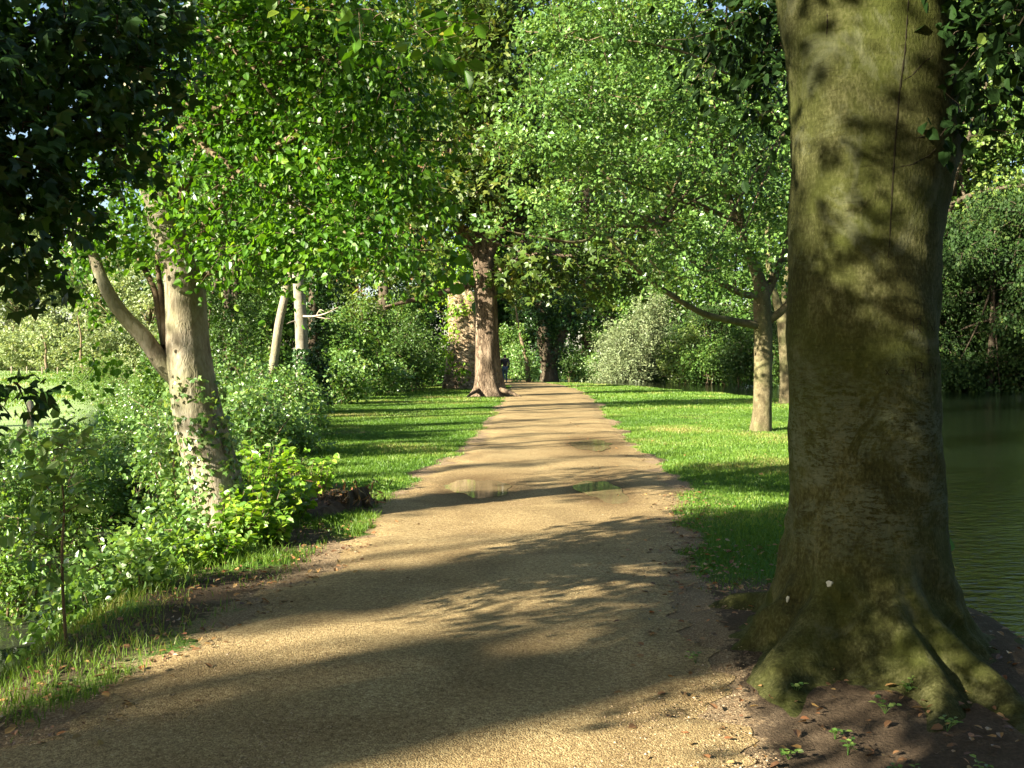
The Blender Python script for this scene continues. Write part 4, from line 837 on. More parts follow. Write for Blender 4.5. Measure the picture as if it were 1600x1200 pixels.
# stream-side scrub (front left)
SC = [ # px, depth, width, height, material, label
 (282, 12.0, .75, 1.55, 'scrub', 'pale glossy shrub close behind the leaning lime trunk'), (110, 15.2, 1.1, 1.35, 'scrub', 'tall pale dogwood bush at the stream in the middle left'),
 (60, 13.5, 1.0, 1.15, 'nettle', 'round green bush on the far stream bank'), (-20, 12.0, .9, .95, 'nettle', 'dark green bush at the left picture edge'), (20, 10.0, .7, .65, 'nettle', 'low shaded nettle clump by the stream at far left'),
 (195, 40, 2.2, 1.7, 'scrub', 'wide shrub on the far stream bank at the meadow edge, deepest of its row'), (150, 45, 2.4, 1.6, 'nettle', 'wide green bush beyond the stream in the open meadow'), (235, 35, 2.0, 1.9, 'scrub', 'shrub on the far bank seen through the fork of the lime'), (262, 30, 1.8, 2.0, 'scrub', 'shrub on the far bank directly left of the lime trunk'),
 (150, 17.5, 1.2, 1.15, 'scrub', 'low shrub on the far stream bank left of the lime limb'), (205, 18.5, 1.3, 1.5, 'scrub', 'shrub on the far stream bank below the lime side limb'), (100, 19.5, 1.3, .8, 'nettle', 'low weeds along the meadow edge beyond the stream'), (170, 21, 1.5, .9, 'nettle', 'wide low weeds at the near meadow edge'),
 (290, 13.5, .9, 1.7, 'scrub', 'leafy shrub showing just left of the lime base'), (205, 15.8, 1.1, 1.6, 'scrub', 'broad pale shrub across the stream beyond the lime'), (110, 16.5, 1.3, 1.5, 'scrub', 'wide hazy shrub beyond the stream'), (10, 17.5, 1.3, 1.3, 'scrub', 'wide pale shrub near the fence post at left'),
 (255, 9.2, .4, .5, 'nettle', 'nettle clump on the bank below the lime trunk'), (205, 8.6, .4, .38, 'nettle', 'bright nettle clump above the glinting water'), (130, 9.0, .4, .36, 'scrub', 'low scrub beside the thin sapling'), (75, 6.5, .22, .22, 'nettle', 'low weeds at the very edge of the bank by the sapling foot'), (135, 6.7, .26, .30, 'scrub', 'low scrub just right of the sapling foot'), (190, 7.3, .28, .32, 'nettle', 'spreading weeds along the bank top below the shrubs'), (235, 7.7, .28, .34, 'nettle', 'bright weeds on the bank top between two scrub clumps'), (285, 8.3, .28, .32, 'scrub', 'low pale scrub at the bank top near the lime'), (160, 7.9, .3, .45, 'scrub', 'pale scrub halfway down the near bank'), (300, 7.7, .22, .16, 'nettle', 'tiny weed patch on the shaded soil by the path'), (385, 8.4, .25, .2, 'nettle', 'small weed patch between soil and bright shoots'), (215, 6.9, .22, .16, 'nettle', 'tiny weed patch on the bare bank near the sapling'),
 (245, 8.1, .35, .36, 'scrub', 'leafy scrub at the bank edge nearest the lime shoots'), (120, 7.6, .4, .42, 'scrub', 'pale leafy scrub right of the thin sapling'), (175, 8.0, .35, .55, 'nettle', 'green weed clump halfway down the near bank'),
 (215, 7.7, .35, .45, 'nettle', 'small weedy tuft on the upper bank'), (160, 7.2, .35, .5, 'scrub', 'small leafy shoot clump at the bank foot')]
for px, d, w, h, mm, lab in SC:
    x = (px - 800) / F * d; bs = ontop(x, d); bs[2] = max(bs[2], -1.05)
    bush('shrub' if mm == 'scrub' else 'weed_clump', lab, 'shrub' if mm == 'scrub' else 'weeds', bs, w, w * .9, h * 1.15 + .1, ML[mm], (.055, .04) if mm == 'nettle' else (.06, .048), 1.5, 'stream-side undergrowth', 7, 12, .28, 8, 'oval', .25)
for px, d, w, h, lab in ((395, 15.5, .9, 1.35, 'shrub with white-glinting leaves right of the lime trunk'), (440, 19, 1.2, 1.6, 'bushy shrub at the foot of the pale twin trunks'), (380, 20, 1.4, 2.5, 'taller shrub between lime and slim leaning trunk'), (330, 22, 1.5, 2.8, 'tall shrub seen just right of the lime trunk'), (455, 16.5, .7, .85, 'low shrub at the left lawn edge'), (480, 22, .6, .8, 'small dark shrub beside the ivy column'), (410, 27, 1.6, 3.4, 'tall shrub behind the slim leaning trunk'), (300, 28, 2.0, 3.6, 'tall thicket behind the lime trunk')):
    x = (px - 800) / F * d; bs = ontop(x, d); bs[2] = max(bs[2], -1.0)
    bush('shrub', lab, 'shrub', bs, w, w, h, ML['scrub' if d < 24 else 'wood'], (.075, .06) if d < 24 else (.11, .09), 1.7, 'shrubs left of the lawn', 7, 14, .4, 9)
# tall pale grass tufts and stalks among the weeds
def tuft(x, y, n, h, lab):
    b = ontop(x, y); b[2] = max(b[2], -1.08); th = rng.uniform(0, 6.28, n); r0 = rng.random(n) ** .5 * .16; hh = h * rng.uniform(.5, 1.1, n); ln = rng.uniform(.05, .5, n) * hh
    o = np.stack([np.cos(th) * r0, np.sin(th) * r0, np.zeros(n) - .03], -1); dr = np.stack([np.cos(th), np.sin(th), np.zeros(n)], -1); sd = np.stack([-np.sin(th), np.cos(th), np.zeros(n)], -1) * .005
    m1 = o + dr * (ln * .25)[:, None] + np.array([0, 0, 1]) * (hh * .55)[:, None]; m2 = o + dr * (ln * .65)[:, None] + np.array([0, 0, 1]) * (hh * .88)[:, None]; e = o + dr * (ln * 1.1)[:, None] + np.array([0, 0, 1]) * (hh * .95)[:, None]
    V = np.stack([o - sd, o + sd, m1 + sd, m2 + sd * .7, e, m2 - sd * .7, m1 - sd], 1).reshape(-1, 3); i = (np.arange(n) * 7)[:, None]
    g = link('grass_tuft', raw_mesh('grass_tuft', V, [np.hstack([i, i + 1, i + 2, i + 6]), np.hstack([i + 6, i + 2, i + 3, i + 5]), np.hstack([i + 5, i + 3, i + 4])], ML['nettle'], False, np.repeat(.55 + .45 * rng.random(n), 7))); g.location = b
    tag(g, lab, 'grass tuft', 'tall grass tufts on the stream bank')
for px, d, n, h in ((110, 6.6, 50, .25), (180, 7.4, 60, .32), (255, 8.6, 70, .4), (300, 9.3, 60, .35), (160, 10.2, 70, .6), (230, 9.8, 60, .6), (250, 7.5, 50, .25), (400, 12.2, 50, .3)):
    tuft((px - 800) / F * d, d, n, h, 'tuft of long arching grass blades on the stream bank left of the path')
# sapling
D = 7.6; p0 = at_px(105, 1012); sp_ = thing('sapling', 'thin bare-stemmed sapling standing in the weeds at lower left', 'sapling', p0)
D = p0[1]; trunk_part(sp_, [p0 + (0, 0, -.05), P(99, 940, D), P(97, 860, D), P(100, 790, D), P(92, 720, D)], [.010, .009, .008, .006, .003], MB_['twig'], 8, None, .02, name='stem')
make_crown(sp_, p0, [(P(95, 745, D), (.2, .2, .12)), (P(110, 700, D), (.16, .2, .1)), (P(65, 830, D), (.12, .1, .10), 1.2), (P(110, 790, D), (.14, .12, .12), 1), (P(85, 880, D), (.10, .1, .08), .8), (P(75, 690, D), (.15, .2, .1))], (.07, .045), 1.3, ML['scrub'], 'oval', MB_['twig'], .8, per=7, spray=.2, twig_r=.003)
# basal shoots at the lime's foot
def shoots(px, py, w, h, n, leaf, lab, mat='sucker'):
    b = at_px(px, py); r = thing('basal_shoots', lab, 'plant', b, 'leafy shoots at the lime foot'); t = TubeSet(); C = []; A = []
    for k in range(n):
        a = rng.uniform(0, 6.28); s = np.array([math.cos(a), math.sin(a), 0]) * w * rng.random() ** .5; e = s * 1.25 + np.array([0, 0, h * rng.uniform(.45, 1)])
        q = bent(s * .8, e, .05, .1, 6); link('stem', TubeSet().add(q, np.linspace(.006, .002, 6), 5).mesh('stem', MB_['twig']), r)
        for i in range(1, 6):
            for sd in (-1, 1):
                C.append(q[i]); aa = rng.uniform(0, 6.28); A.append((math.cos(aa), math.sin(aa), rng.uniform(-.5, .2)))
    C = np.array(C); A = np.array(A); s = leaf * rng.uniform(.6, 1.2, len(C)); N_ = rng.normal(size=(len(C), 3)) * .45 + np.array([-.25, -.3, 1])
    link('leaves', leaf_mesh('leaves', 'oval', C, A, N_, s, s * .78, ML[mat]), r)
shoots(392, 838, .22, .42, 26, .095, 'bright yellow-green basal shoots hiding the lime foot'); shoots(440, 815, .25, .42, 28, .10, 'large-leaved basal shoots right of the lime foot'); shoots(345, 876, .2, .2, 22, .075, 'low bright shoots in front of the lime foot')
shoots(382, 852, .16, .32, 22, .10, 'bright large-leaved shoots right in front of the lime foot'); shoots(415, 850, .2, .3, 22, .085, 'low bright shoots by the path below the lime'); shoots(325, 872, .14, .18, 16, .075, 'bright shoots left of the lime foot')
shoots(430, 770, .35, .62, 40, .10, 'taller darker shoots in the shade of the lime trunk'); shoots(480, 775, .28, .5, 26, .09, 'leafy shoots reaching over the rotten stump'); shoots(310, 885, .2, .22, 18, .06, 'pale low shoots at the bank edge'); shoots(395, 800, .3, .55, 26, .09, 'shaded shoots against the right side of the lime trunk')

# rotten stump beside the path
sb2 = at_px(545, 792); st = thing('tree_stump', 'small rotten brown stump on a soil mound at the left path edge', 'stump', sb2)
ts = TubeSet(); ph = rng.uniform(0, 6, 9)
ts.add([sb2 + (0, 0, -.1), sb2 + (0, 0, .04), sb2 + (.01, 0, .09), sb2 + (.0, 0, .13), sb2 + (-.01, .01, .13)], [.36, .26, .20, .17, .02], 36, lambda th, i, m: 1 + .13 * np.sin(7 * th + ph[0] + i) + .1 * np.sin(13 * th + ph[1] - i * .7) + .07 * np.sin(23 * th + i))
link('stump_body', ts.mesh('stump_body', MB_['dark'], tuple(sb2), smooth=False), st)
C = sb2 + np.stack([rng.normal(size=170) * .2, rng.normal(size=170) * .2, np.abs(rng.normal(size=170)) * .10 + .02], -1)
tag(link('rotten_bark', leaf_mesh('rotten_bark', 'kite', C, rng.normal(size=(170, 3)) + np.array([0, 0, .9]), rng.normal(size=(170, 3)), rng.uniform(.05, .14, 170), rng.uniform(.012, .03, 170), ML['litter'], tuple(sb2)), st), kind='stuff')
mo = at_px(512, 795); th = np.linspace(0, 2 * math.pi, 40, endpoint=False); V = [np.array([0, 0, .15])]; rings = []
for k in range(1, 9):
    f = k / 8; rr = f * (1 + .15 * np.sin(3 * th) + .1 * np.sin(5 * th + 2)); x = rr * .55 * np.cos(th); y = rr * .8 * np.sin(th)
    z = .15 * (1 - f) ** 1.0 + .022 * nzC(x * 3 + 5, y * 3) + .018 * np.sin(th * 11 + k) * (1 - f) - .05 * f; V.append(np.stack([x, y, z], -1))
V = np.vstack(V); a = np.arange(40); b = (a + 1) % 40; qs = np.vstack([np.stack([1 + k * 40 + a, 1 + k * 40 + b, 41 + k * 40 + b, 41 + k * 40 + a], -1) for k in range(7)])
m_ = link('soil_mound', raw_mesh('soil_mound', V, [np.stack([a * 0, 1 + a, 1 + b], -1), qs], MB_['soil'], False)); m_.location = mo; tag(m_, 'mound of dark crumbly soil beside the rotten stump', 'soil mound')
for (a, b, r, lab) in (((462, 793), (500, 803), .022, 'short pale dead branch lying by the soil mound'), ((470, 805), (512, 792), .014, 'thin twig lying across the soil mound')):
    p, q = at_px(*a) + (0, 0, .09), at_px(*b) + (0, 0, .08)
    o = link('fallen_branch', TubeSet().add(*catmull(bent(p, q, .05, .06, 4), [r, r, r * .8, r * .5], 3), 8).mesh('fallen_branch', MB_['wood'], p)); o.location = p; tag(o, lab, 'branch')

# ------------------------------------------------------------------ hedge and trees behind the left lawn
HD = [(515, 33, 1.3, 1.9, 'wood'), (545, 37, 1.5, 2.4, 'scrub'), (575, 40, 1.6, 3.0, 'wood'), (605, 43, 1.6, 2.0, 'scrub'), (630, 45, 1.6, 3.2, 'darkwood'), (655, 48, 1.6, 2.2, 'scrub'), (675, 52, 1.5, 2.6, 'wood'), (530, 40, 2.0, 4.2, 'wood'), (590, 46, 2.3, 4.6, 'wood'), (640, 52, 2.4, 5.0, 'darkwood'), (560, 47, 2.2, 5.6, 'ash'), (620, 56, 2.5, 6.5, 'wood')]
HL = ['low green hedge bush at the near left end of the lawn edge', 'pale hedge bush second along the lawn edge', 'upright green hedge bush behind the lawn', 'low pale bush in mid hedge', 'dark tall bush in the mid hedge', 'low pale bush left of the pollard', 'green bush touching the pollard trunk', 'tall bush behind the near end of the hedge', 'tall bush behind the middle of the hedge', 'tall dark bush left behind the pollard', 'yellowish taller bush rising over the hedge', 'tallest bush deep behind the hedge']
for (px, d, w, h, mm), lab in zip(HD, HL):
    bush('hedge_bush', lab, 'bush', ontop((px - 800) / F * d, d), w, w, h, ML[mm], (.14, .11), 1.6, 'bushes behind the left lawn', 7, 14, .5, 9, 'kite', .2, .1)
D = 57; ab = ontop((600 - 800) / F * D, D); ash = thing('ash_tree', 'tall yellowish ash hung with brown seed clusters behind the hedge', 'tree', ab)
trunk_part(ash, [ab + (0, 0, -.2), ab + (0, 0, 4), ab + (.3, 0, 9), ab + (.8, 0, 15), ab + (1.2, 0, 22)], [.5, .4, .34, .25, .08], MB_['dark'], 16, .1)
ablobs = [(P(x, y, D + rng.uniform(-2, 2)), (rx, rx, rz)) for x, y, rx, rz in ((560, 420, 2.2, 1.4), (640, 400, 2.2, 1.4), (520, 340, 2.6, 1.6), (600, 310, 2.6, 1.8), (680, 300, 2.2, 1.5), (560, 230, 2.8, 1.8), (640, 210, 2.8, 1.8), (700, 180, 2.2, 1.6), (590, 120, 3, 2), (670, 100, 3, 2), (740, 110, 2.4, 1.8), (620, 20, 3.2, 2.2), (700, 20, 3.2, 2.2), (770, 10, 2.6, 2), (650, -90, 3.5, 2.4), (740, -80, 3, 2.2), (480, 430, 2, 1.2), (490, 250, 2.4, 1.8), (500, 130, 2.6, 2))]
make_crown(ash, ab, ablobs, (.24, .17), 2.2, ML['ash'], 'kite', MB_['dark'], .2, per=30, spray=1.2, droop=.5, thick=.15, twig_r=.02)
feeders(ash, [ab + (.3, 0, 9), ab + (.8, 0, 14), ab + (0, 0, 5)], ablobs[::2], MB_['dark'], .1)
cl = ablobs[0][0] + 0; cs = []
for b in ablobs:
    for k in range(9):
        c = np.asarray(b[0]) + rdirs(1)[0] * np.asarray(b[1]) * np.array([.95, .95, .9]); c[1] -= abs(rng.normal()) * .8
        cs.append(c + rng.normal(size=(26, 3)) * np.array([.12, .12, .26]))
C = np.vstack(cs); n = len(C); s = rng.uniform(.10, .2, n)
link('seed_clusters', leaf_mesh('seed_clusters', 'kite', C, np.tile([0, 0, -1.0], (n, 1)) + rng.normal(size=(n, 3)) * .3, rng.normal(size=(n, 3)), s, s * .45, ML['brown'], tuple(ab)), ash)

# ------------------------------------------------------------------ woodland trees (a few kinds, copied)
def wood_tree(name, label, height, width, leafmat, leaf, K, group, bark='dark', nb=15, low=.22, seed=0, drop=.3):
    global rng
    rng = np.random.default_rng(100 + seed)
    r = thing(name, label, 'tree', (0, 0, 0), group)
    trunk_part(r, [(0, 0, -.4), (.1, 0, height * .2), (.0, .2, height * .45), (.3, 0, height * .7), (.2, .1, height * .92)], np.array([.024, .019, .015, .010, .003]) * height, MB_[bark], 14, .1)
    bl = []
    for k in range(nb):
        f = low + (1 - low) * (k + .5) / nb; a = k * 2.4 + rng.uniform(-.5, .5); env = math.sin(min(1, (f - low * .4) / (1 - low * .4)) * math.pi) ** .6
        rad = width * .42 * env * rng.uniform(.4, 1.1)
        bl.append((np.array([math.cos(a) * rad, math.sin(a) * rad, height * f]), (width * rng.uniform(.2, .3), width * rng.uniform(.2, .3), height * rng.uniform(.07, .11))))
    make_crown(r, (0, 0, 0), bl, leaf, K * 1.35, leafmat, 'kite', MB_[bark], .15, per=18, spray=1.0, droop=drop, flat=.45, thick=.2, twig_r=.02)
    feeders(r, [np.array([0, .2, height * .4]), np.array([.2, 0, height * .6])], bl, MB_[bark], .008 * height)
    return r
def plant_row(proto, spots, labels=None):
    for i, (x, y, sc, rz) in enumerate(spots):
        o = proto if i == 0 else copy_tree(proto)
        o.location = ontop(x, y); o.rotation_euler = (0, 0, rz); o.scale = (sc, sc, sc * (1 + .12 * math.sin(i * 2.3)))
        if labels: o['label'] = labels[i]
wa = wood_tree('woodland_tree', 'tall mid-green tree in the wood behind the chestnut', 24, 13, ML['wood'], (.26, .2), 1.7, 'tall trees of the wood behind the chestnut', seed=1, low=.12)
plant_row(wa, [(-24, 94, 1.4, 0), (-3, 116, 1.5, 1.3), (-22, 80, 1.0, 2.2), (5, 118, 1.55, 3.3), (-16, 100, 1.4, 4.1), (-27, 98, 1.0, 5.0)])
wd = wood_tree('woodland_tree', 'tall dark green tree in the wood behind the far path', 25, 13, ML['darkwood'], (.26, .2), 1.8, 'dark trees of the wood behind the far path', seed=2, low=.1)
plant_row(wd, [(-10, 112, 1.4, .4), (-21, 88, 1.2, 2.0), (1, 112, 1.3, 1.0), (15, 114, 1.4, 2.6), (-17, 60, .7, 3.0)])
wr = wood_tree('riverside_tree', 'broad green tree rising over the far river bank', 23, 14, ML['wood'], (.26, .2), 1.7, 'trees along the far river bank', seed=3, low=.06, drop=.5)
plant_row(wr, [(14, 95, 1.45, 0), (24, 84, 1.35, 1.1), (33, 74, 1.25, 2.5), (40, 66, 1.2, 3.7), (48, 60, 1.1, 4.4), (56, 46, .9, 5.2), (8, 104, 1.5, .7), (19, 92, 1.4, 5.9), (29, 84, 1.4, 3.1), (38, 80, 1.3, 1.9)])
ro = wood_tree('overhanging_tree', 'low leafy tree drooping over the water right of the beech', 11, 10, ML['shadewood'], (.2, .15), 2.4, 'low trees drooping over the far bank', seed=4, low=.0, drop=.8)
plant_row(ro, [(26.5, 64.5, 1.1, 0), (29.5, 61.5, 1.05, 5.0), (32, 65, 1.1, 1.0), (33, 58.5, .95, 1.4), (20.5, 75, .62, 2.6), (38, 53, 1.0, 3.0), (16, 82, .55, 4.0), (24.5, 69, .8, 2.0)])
ym = wood_tree('sunlit_river_tree', 'tall yellow-green sunlit tree showing right of the beech trunk', 21, 12, ML['ash'], (.24, .18), 1.6, None, seed=8, low=.1); ym.location = ontop(30, 69); ym.scale = (1.3, 1.3, 1.4)
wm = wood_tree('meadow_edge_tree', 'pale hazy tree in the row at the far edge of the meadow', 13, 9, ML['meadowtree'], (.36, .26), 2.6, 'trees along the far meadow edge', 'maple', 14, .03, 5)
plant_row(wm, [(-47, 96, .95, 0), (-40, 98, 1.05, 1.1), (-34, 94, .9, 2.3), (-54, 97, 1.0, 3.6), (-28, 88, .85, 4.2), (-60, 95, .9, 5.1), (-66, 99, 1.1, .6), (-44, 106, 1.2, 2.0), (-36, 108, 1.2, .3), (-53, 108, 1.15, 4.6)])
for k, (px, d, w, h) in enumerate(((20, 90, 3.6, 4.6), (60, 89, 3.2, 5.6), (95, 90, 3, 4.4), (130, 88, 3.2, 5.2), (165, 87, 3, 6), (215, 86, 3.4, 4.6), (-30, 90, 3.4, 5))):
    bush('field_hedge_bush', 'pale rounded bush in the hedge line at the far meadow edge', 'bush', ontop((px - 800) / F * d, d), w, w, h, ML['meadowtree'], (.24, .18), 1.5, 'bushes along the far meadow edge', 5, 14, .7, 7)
for px, yb, h_ in ((76, 583, 34), (131, 578, 50)):
    d = 84; b = ontop((px - 800) / F * d, d); o = thing('pale_trunk_tree', 'pale slim trunk standing before the far meadow hedge', 'tree', b, 'slim pale trunks at the meadow edge')
    H_ = h_ / F * d * 1.9; trunk_part(o, [b + (0, 0, -.2), b + (-.25, 0, H_ * .3), b + (-.2, 0, H_ * .6), b + (-.55, 0, H_)], [.16, .11, .08, .03], MB_['twig'], 10)
    make_crown(o, b, [(b + (-.3, 0, H_ * .9), (1.6, 1.6, 1.2)), (b + (.4, 0, H_ * 1.1), (1.5, 1.5, 1.1))], (.24, .18), 1.0, ML['meadowtree'], 'kite', None, per=14, spray=.7)
for k in range(12):
    d = 80 + .2 * k; px = -30 + 24 * k; b = ontop((px - 800) / F * d, d)
    o = link('fence_post', TubeSet().add([(0, 0, -.2), (0, 0, .3), (0, 0, .62), (0, 0, .64)], [.05, .05, .045, .01], 8).mesh('fence_post', MB_['wood'], caps=True)); o.location = b
    tag(o, 'small pale fence post in the row across the far meadow', 'fence post', 'fence posts across the far meadow')
for px, d, lab in ((46, 21, 'weathered wooden fence post in the shrubs at the left'),):
    b = ontop((px - 800) / F * d, d); o = link('fence_post', TubeSet().add([(0, 0, -.2), (0, 0, .7), (.01, 0, 1.25), (.01, 0, 1.28)], [.07, .07, .065, .02], 10).mesh('fence_post', MB_['wood'], caps=True)); o.location = b; tag(o, lab, 'fence post')
# far bank willows and bushes
rng = np.random.default_rng(55)
def bank_bush(px, d, w, h, mm, leaf, name, lab, K=1.7, z=None, nb=10, low=.05):
    b = ontop((px - 800) / F * d, d); b[2] = max(b[2], -.5)
    return bush(name, lab, 'bush', b, w, w * .9, h, ML[mm], leaf, K, 'bushes on the far river bank', 7, 16, .8, nb, 'kite', .3, low)
bank_bush(975, 86, 4.2, 6.8, 'willow', (.24, .09), 'willow_bush', 'large pale grey-green willow on the far river bank', 1.9, nb=14)
bank_bush(1020, 88, 3.6, 9.0, 'willow', (.24, .09), 'willow_bush', 'taller pale willow rising behind the first willow', 1.7, nb=12)
bank_bush(930, 88, 2.2, 3.0, 'scrub', (.2, .15), 'bank_bush', 'low green bush left of the pale willow at the water')
bank_bush(1075, 80, 3.2, 5.2, 'ash', (.2, .15), 'bank_bush', 'yellow-green bush between willow and dark bank bushes')
bank_bush(1115, 77, 3.0, 4.2, 'wood', (.2, .15), 'bank_bush', 'green bush leaning over the far bank')
bank_bush(1160, 75, 3.2, 5.0, 'darkwood', (.2, .15), 'bank_bush', 'dark bush on the far bank left of the maple trunk')
bank_bush(1215, 72, 3.2, 4.6, 'wood', (.2, .15), 'bank_bush', 'bush on the far bank behind the two slim trunks')
bank_bush(895, 90, 2.2, 4.4, 'darkwood', (.2, .15), 'bank_bush', 'dark bush beside the ivy tree at the water')
bank_bush(815, 78, 2.2, 3.4, 'scrub', (.2, .15), 'bank_bush', 'bright bush closing the far bend of the path')
bank_bush(800, 84, 3.0, 5.5, 'wood', (.2, .15), 'bank_bush', 'tall bush behind the bright bush at the bend')
bank_bush(770, 82, 3.0, 6.5, 'wood', (.2, .15), 'bank_bush', 'tall bush hidden partly by the chestnut trunk')

# ------------------------------------------------------------------ trees left of and behind the camera that cast the stripes
rng = np.random.default_rng(91)
def shade_tree(x, y, r0, h, blobs, leafmat, lab, leaf=(.12, .1), K=1.2):
    b = ontop(x, y); o = thing('bank_tree', lab, 'tree', b, None)
    trunk_part(o, [b + (0, 0, -.3), b + (.05, 0, 1.2), b + (.0, .05, h * .5), b + (.1, 0, h)], [r0 * 1.25, r0, r0 * .8, r0 * .3], MB_['lime'], 16, .08)
    bl = [(b + np.array(c), r, d_) for c, r, d_ in blobs]
    make_crown(o, b, bl, leaf, K, leafmat, 'kite', MB_['twig'], .25, per=16, spray=.5, twig_r=.010)
    feeders(o, [b + (0, .05, h * .5), b + (0, 0, h * .7)], bl, MB_['twig'], .05); return o
shade_tree(-3.6, 2.2, .23, 7, [((0, .4, 7.2), (1.5, 1.5, .8), .4)], ML['lime'], 'slim bank tree just out of view left of the path')
shade_tree(-3.6, 0.3, .2, 8, [((0, 0, 6.5), (2, 2, 1.2), .6), ((.5, 1, 8), (1.8, 1.8, 1.1), .6)], ML['lime'], 'bank tree beside the photographer on the left')
shade_tree(-5.0, -4.6, .30, 9, [((0, 0, 7), (2.4, 2.4, 1.4), .6), ((0, 1, 5.2), (1.6, 1.6, .8), .5)], ML['lime'], 'larger bank tree behind the photographer on the left')
shade_tree(-12.5, 3.5, .16, 8, [((0, 0, 6.8), (1.6, 1.6, 1.0), .45), ((.3, 0, 4.6), (.9, .9, .25), .5)], ML['wood'], 'slender meadow tree out of view beyond the stream')
shade_tree(-15, 8.5, .18, 9, [((0, 0, 7.8), (1.8, 1.8, 1.1), .45), ((0, .4, 5.4), (1.2, 1.2, .25), .5)], ML['wood'], 'second slender meadow tree out of view beyond the stream')
shade_tree(-17, 13, .18, 9, [((0, 0, 8.0), (1.8, 1.8, 1.1), .5), ((0, 0, 6), (1.4, 1.4, .25), .5)], ML['wood'], 'third slender meadow tree out of view beyond the stream')

def poplar(q, p, half, h, top, dens, lab, gap=None):  # added unseen sun blockers; width and gap shaped for the shade bands
    sx, sy = math.sin(SUN_AZ), math.cos(SUN_AZ); x = p * sx + q * sy; y = p * sy - q * sx
    b = ontop(x, y); o = thing('added_poplar', lab, 'tree', b, None)
    trunk_part(o, [b + (0, 0, -.3), b + (0, 0, 2), b + (.0, 0, h * .5), b + (0, 0, h)], [.26, .22, .16, .05], MB_['dark'], 12, .08)
    bl = [(b + np.array([rng.normal() * .08, rng.normal() * .08, z]), (half, half, .8), dens) for z in np.arange(2.0, h - .5, .75) if not (gap and gap[0] < b[2] + z < gap[1])]
    if gap: bl += [(b + np.array([sy * -.45, sx * .45, z - b[2]]), (.26, .26, .5), dens) for z in np.arange(gap[0], gap[1], .5)]
    bl += [(b + np.array([rng.normal() * half * .7, rng.normal() * half * .7, z]), (half * .8, half * .8, .35), .38) for z in np.arange(h, h + top, .7)]
    make_crown(o, b, bl, (.17, .15), 2.2, ML['wood'], 'kite', MB_['twig'], .1, per=14, spray=.4, twig_r=.008)
poplar(-3.62, -25, .66, 14.6, 4.5, 4.0, 'added unseen dense poplar that shades the beech and the nearest path', (9.7, 12.1))
poplar(-3.5, -34, .75, 18.0, 3.0, 3.0, 'added taller unseen poplar doubling the shade on the beech', (13.2, 15.7))
poplar(-4.72, -22, .30, 12.5, 1.0, 1.0, 'added very slender unseen poplar casting a partial path band')
poplar(-6.28, -27, .50, 14.0, 2.0, 3.5, 'added narrow unseen poplar casting the second dark path band')
poplar(-7.2, -23, .15, 12.5, 1.0, .9, 'added thin unseen poplar casting a faint path band')
for q_, p_, hf_, lab_ in ((-9.6, -21, .12, 'thin added poplar at the near end of the unseen stripe-casting row'), (-12.3, -20, .18, 'third added poplar of the unseen stripe-casting row'), (-14.6, -19, .14, 'fourth slender added poplar of the unseen stripe-casting row'), (-16.4, -18, .26, 'fifth added poplar of the unseen stripe-casting row, rather broad'), (-18.6, -17, .14, 'sixth very thin added poplar of the unseen stripe-casting row'), (-20.6, -15, .26, 'seventh added poplar of the unseen stripe-casting row'), (-23.2, -13, .18, 'eighth added poplar of the unseen stripe-casting row'), (-26.2, -11, .34, 'ninth added poplar of the unseen stripe-casting row, broadest of the far ones'), (-29.5, -9, .24, 'tenth added poplar of the unseen stripe-casting row'), (-33.0, -7, .36, 'eleventh added poplar at the far end of the unseen stripe-casting row')):
    poplar(q_, p_, hf_, 12.6, 1.0, 1.4, lab_)
shade_tree(4.6, -4.5, .35, 10, [((-1, .5, 6.5), (3.2, 3, 1.3), 1.2), ((-2.5, 3.0, 7.2), (2.8, 2.8, 1.1), 1.2), ((1, 3, 7.5), (3, 3, 1.4), 1.2), ((0, 0, 9), (3.2, 3.2, 1.5), 1)], ML['darkwood'], 'added unseen spreading tree behind the photographer, blocking sky light', (.18, .14))  # crown added over the camera to block sky light

for k, (x, y, sc) in enumerate(((6, -13, .8), (-2, -16, .85), (-9, -17, .8), (-16, -22, .9), (14, -10, .8), (0, -28, 1.1), (53, 2, 1.0), (55, 14, 1.0), (51, 26, 1.0), (56, -12, 1.1), (18, -24, 1.0))):  # unseen trees added to cut sky light from behind and the side
    o = copy_tree(wd); o.location = ontop(x, y); o.rotation_euler = (0, 0, k * 1.3); o.scale = (sc, sc, sc); o['label'] = 'added unseen wood tree behind or beside the photographer, cutting sky light'; o['group'] = 'added sky-blocking trees round the photographer'

# ------------------------------------------------------------------ two walkers
def skin_mesh(name, joints, edges, mat, sub=2):
    me = bpy.data.meshes.new(name); me.from_pydata([j[0] for j in joints], edges, []); o = bpy.data.objects.new('tmp', me); COL.objects.link(o)
    m = o.modifiers.new('s', 'SKIN'); m.use_smooth_shade = True
    lay = me.skin_vertices[0].data if me.skin_vertices else None
    if lay is None:
        bpy.context.view_layer.objects.active = o; bpy.ops.mesh.customdata_skin_add(); lay = me.skin_vertices[0].data
    for v, j in zip(lay, joints): v.radius = j[1] if isinstance(j[1], tuple) else (j[1], j[1])
    lay[0].use_root = True
    m2 = o.modifiers.new('u', 'SUBSURF'); m2.levels = sub; m2.render_levels = sub
    dg = bpy.context.evaluated_depsgraph_get(); out = bpy.data.meshes.new_from_object(o.evaluated_get(dg)); bpy.data.objects.remove(o)
    out.name = name; out.materials.clear(); out.materials.append(mat); return out
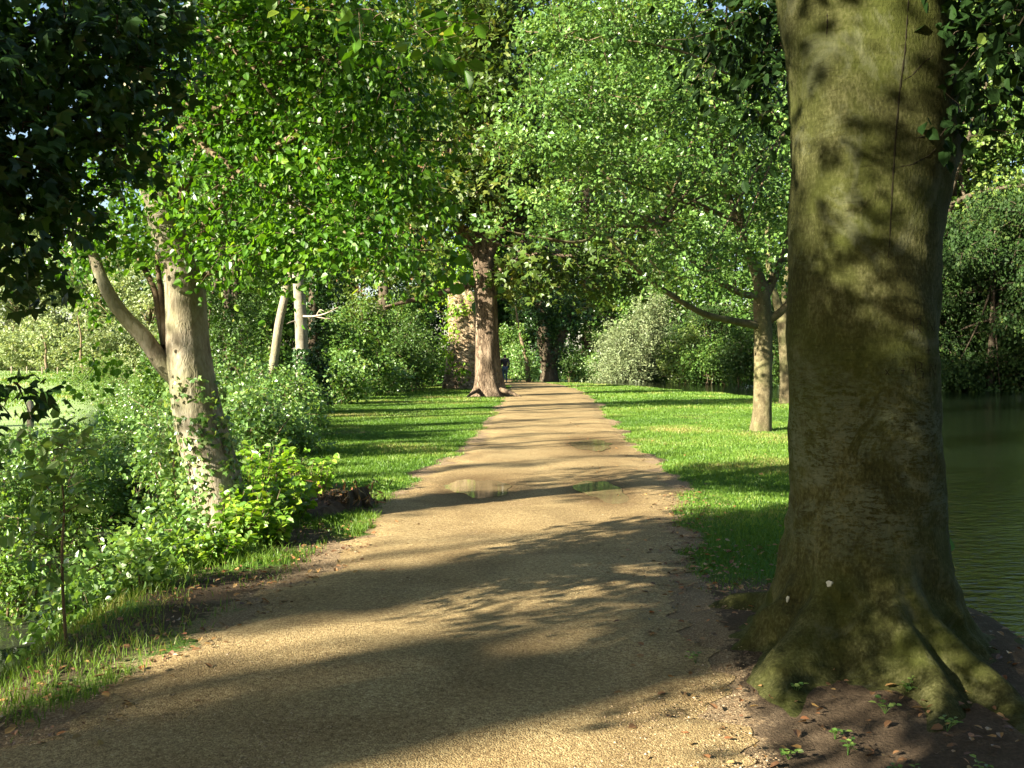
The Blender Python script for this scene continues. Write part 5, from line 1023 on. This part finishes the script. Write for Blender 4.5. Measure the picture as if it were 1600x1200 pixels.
MSK = plain_mat('skin', (.45, .28, .20), .6, .05); MHR = plain_mat('dark_hair', (.02, .014, .010), .6, .3, 60); MJK = plain_mat('dark_jacket', (.018, .018, .022), .8, .2); MJN = plain_mat('blue_jeans', (.05, .085, .13), .85, .25); MSH = plain_mat('pale_shoes', (.42, .38, .34), .7, .1); MRC = plain_mat('rose_top', (.20, .09, .10), .8, .2)
def walker(loc, rz, hgt, jm, lab, stride=1):
    r = thing('person', lab, 'person', loc); k = hgt / 1.75; s = stride
    J = lambda x, y, z, rr: ((x * k, y * k, z * k), rr if isinstance(rr, tuple) else rr * k)
    hipz = .92
    body = [J(0, 0, hipz, .13), J(0, 0, 1.15, .125), J(0, .01, 1.38, .14), J(0, .01, 1.50, .06), J(0, .03, 1.58, .075), J(0, .03, 1.68, .085),
            J(.10, 0, .88, .085), J(.10, .12 * s, .50, .058), J(.10, .10 * s, .09, .042), J(.10, .22 * s, .035, .035),
            J(-.10, 0, .88, .085), J(-.10, -.02 * s, .48, .058), J(-.10, -.22 * s, .10, .042), J(-.10, -.12 * s, .035, .035),
            J(.19, .01, 1.42, .06), J(.25, -.08 * s, 1.14, .042), J(.24, .06 * s, .90, .034), J(.235, .10 * s, .80, .03),
            J(-.19, .01, 1.42, .06), J(-.25, .06 * s, 1.14, .042), J(-.24, .16 * s, .92, .034), J(-.235, .19 * s, .83, .03)]
    ed = [(0, 1), (1, 2), (2, 3), (3, 4), (4, 5), (0, 6), (6, 7), (7, 8), (8, 9), (0, 10), (10, 11), (11, 12), (12, 13), (2, 14), (14, 15), (15, 16), (16, 17), (2, 18), (18, 19), (19, 20), (20, 21)]
    link('body', skin_mesh('body', body, ed, MSK), r)
    def grow(ix, g, extra=1.0):
        mp = {a: i for i, a in enumerate(ix)}; return [(body[a][0], body[a][1] * extra + g) for a in ix], [(mp[a], mp[b]) for a, b in ed if a in mp and b in mp]
    j, e = grow([0, 1, 2, 14, 15, 16, 18, 19, 20], .022); link('jacket', skin_mesh('jacket', j, e, jm), r)
    j, e = grow([0, 6, 7, 8, 10, 11, 12], .018); link('trousers', skin_mesh('trousers', j, e, MJN), r)
    for pr in ((8, 9), (12, 13)):
        j, e = grow(list(pr), .014); j[0] = ((j[0][0][0], j[0][0][1], .05), j[0][1]); link('shoe', skin_mesh('shoe', j, e, MSH), r)
    hj = [((0, .0, 1.70 * k), .10 * k), ((0, -.035, 1.62 * k), .085 * k), ((0, -.05, 1.50 * k), .07 * k)]; link('hair', skin_mesh('hair', hj, [(0, 1), (1, 2)], MHR), r)
    r.rotation_euler = (0, 0, rz); return r
wx = G(786, 598)
walker(ontop(wx[0] + .12, 60, .03), .1, 1.74, MJK, 'person in dark jacket and blue jeans walking away beside the chestnut')
walker(ontop(wx[0] - .42, 59.6, .03), -.05, 1.62, MRC, 'person in rose-brown top half hidden behind the chestnut trunk', -1)
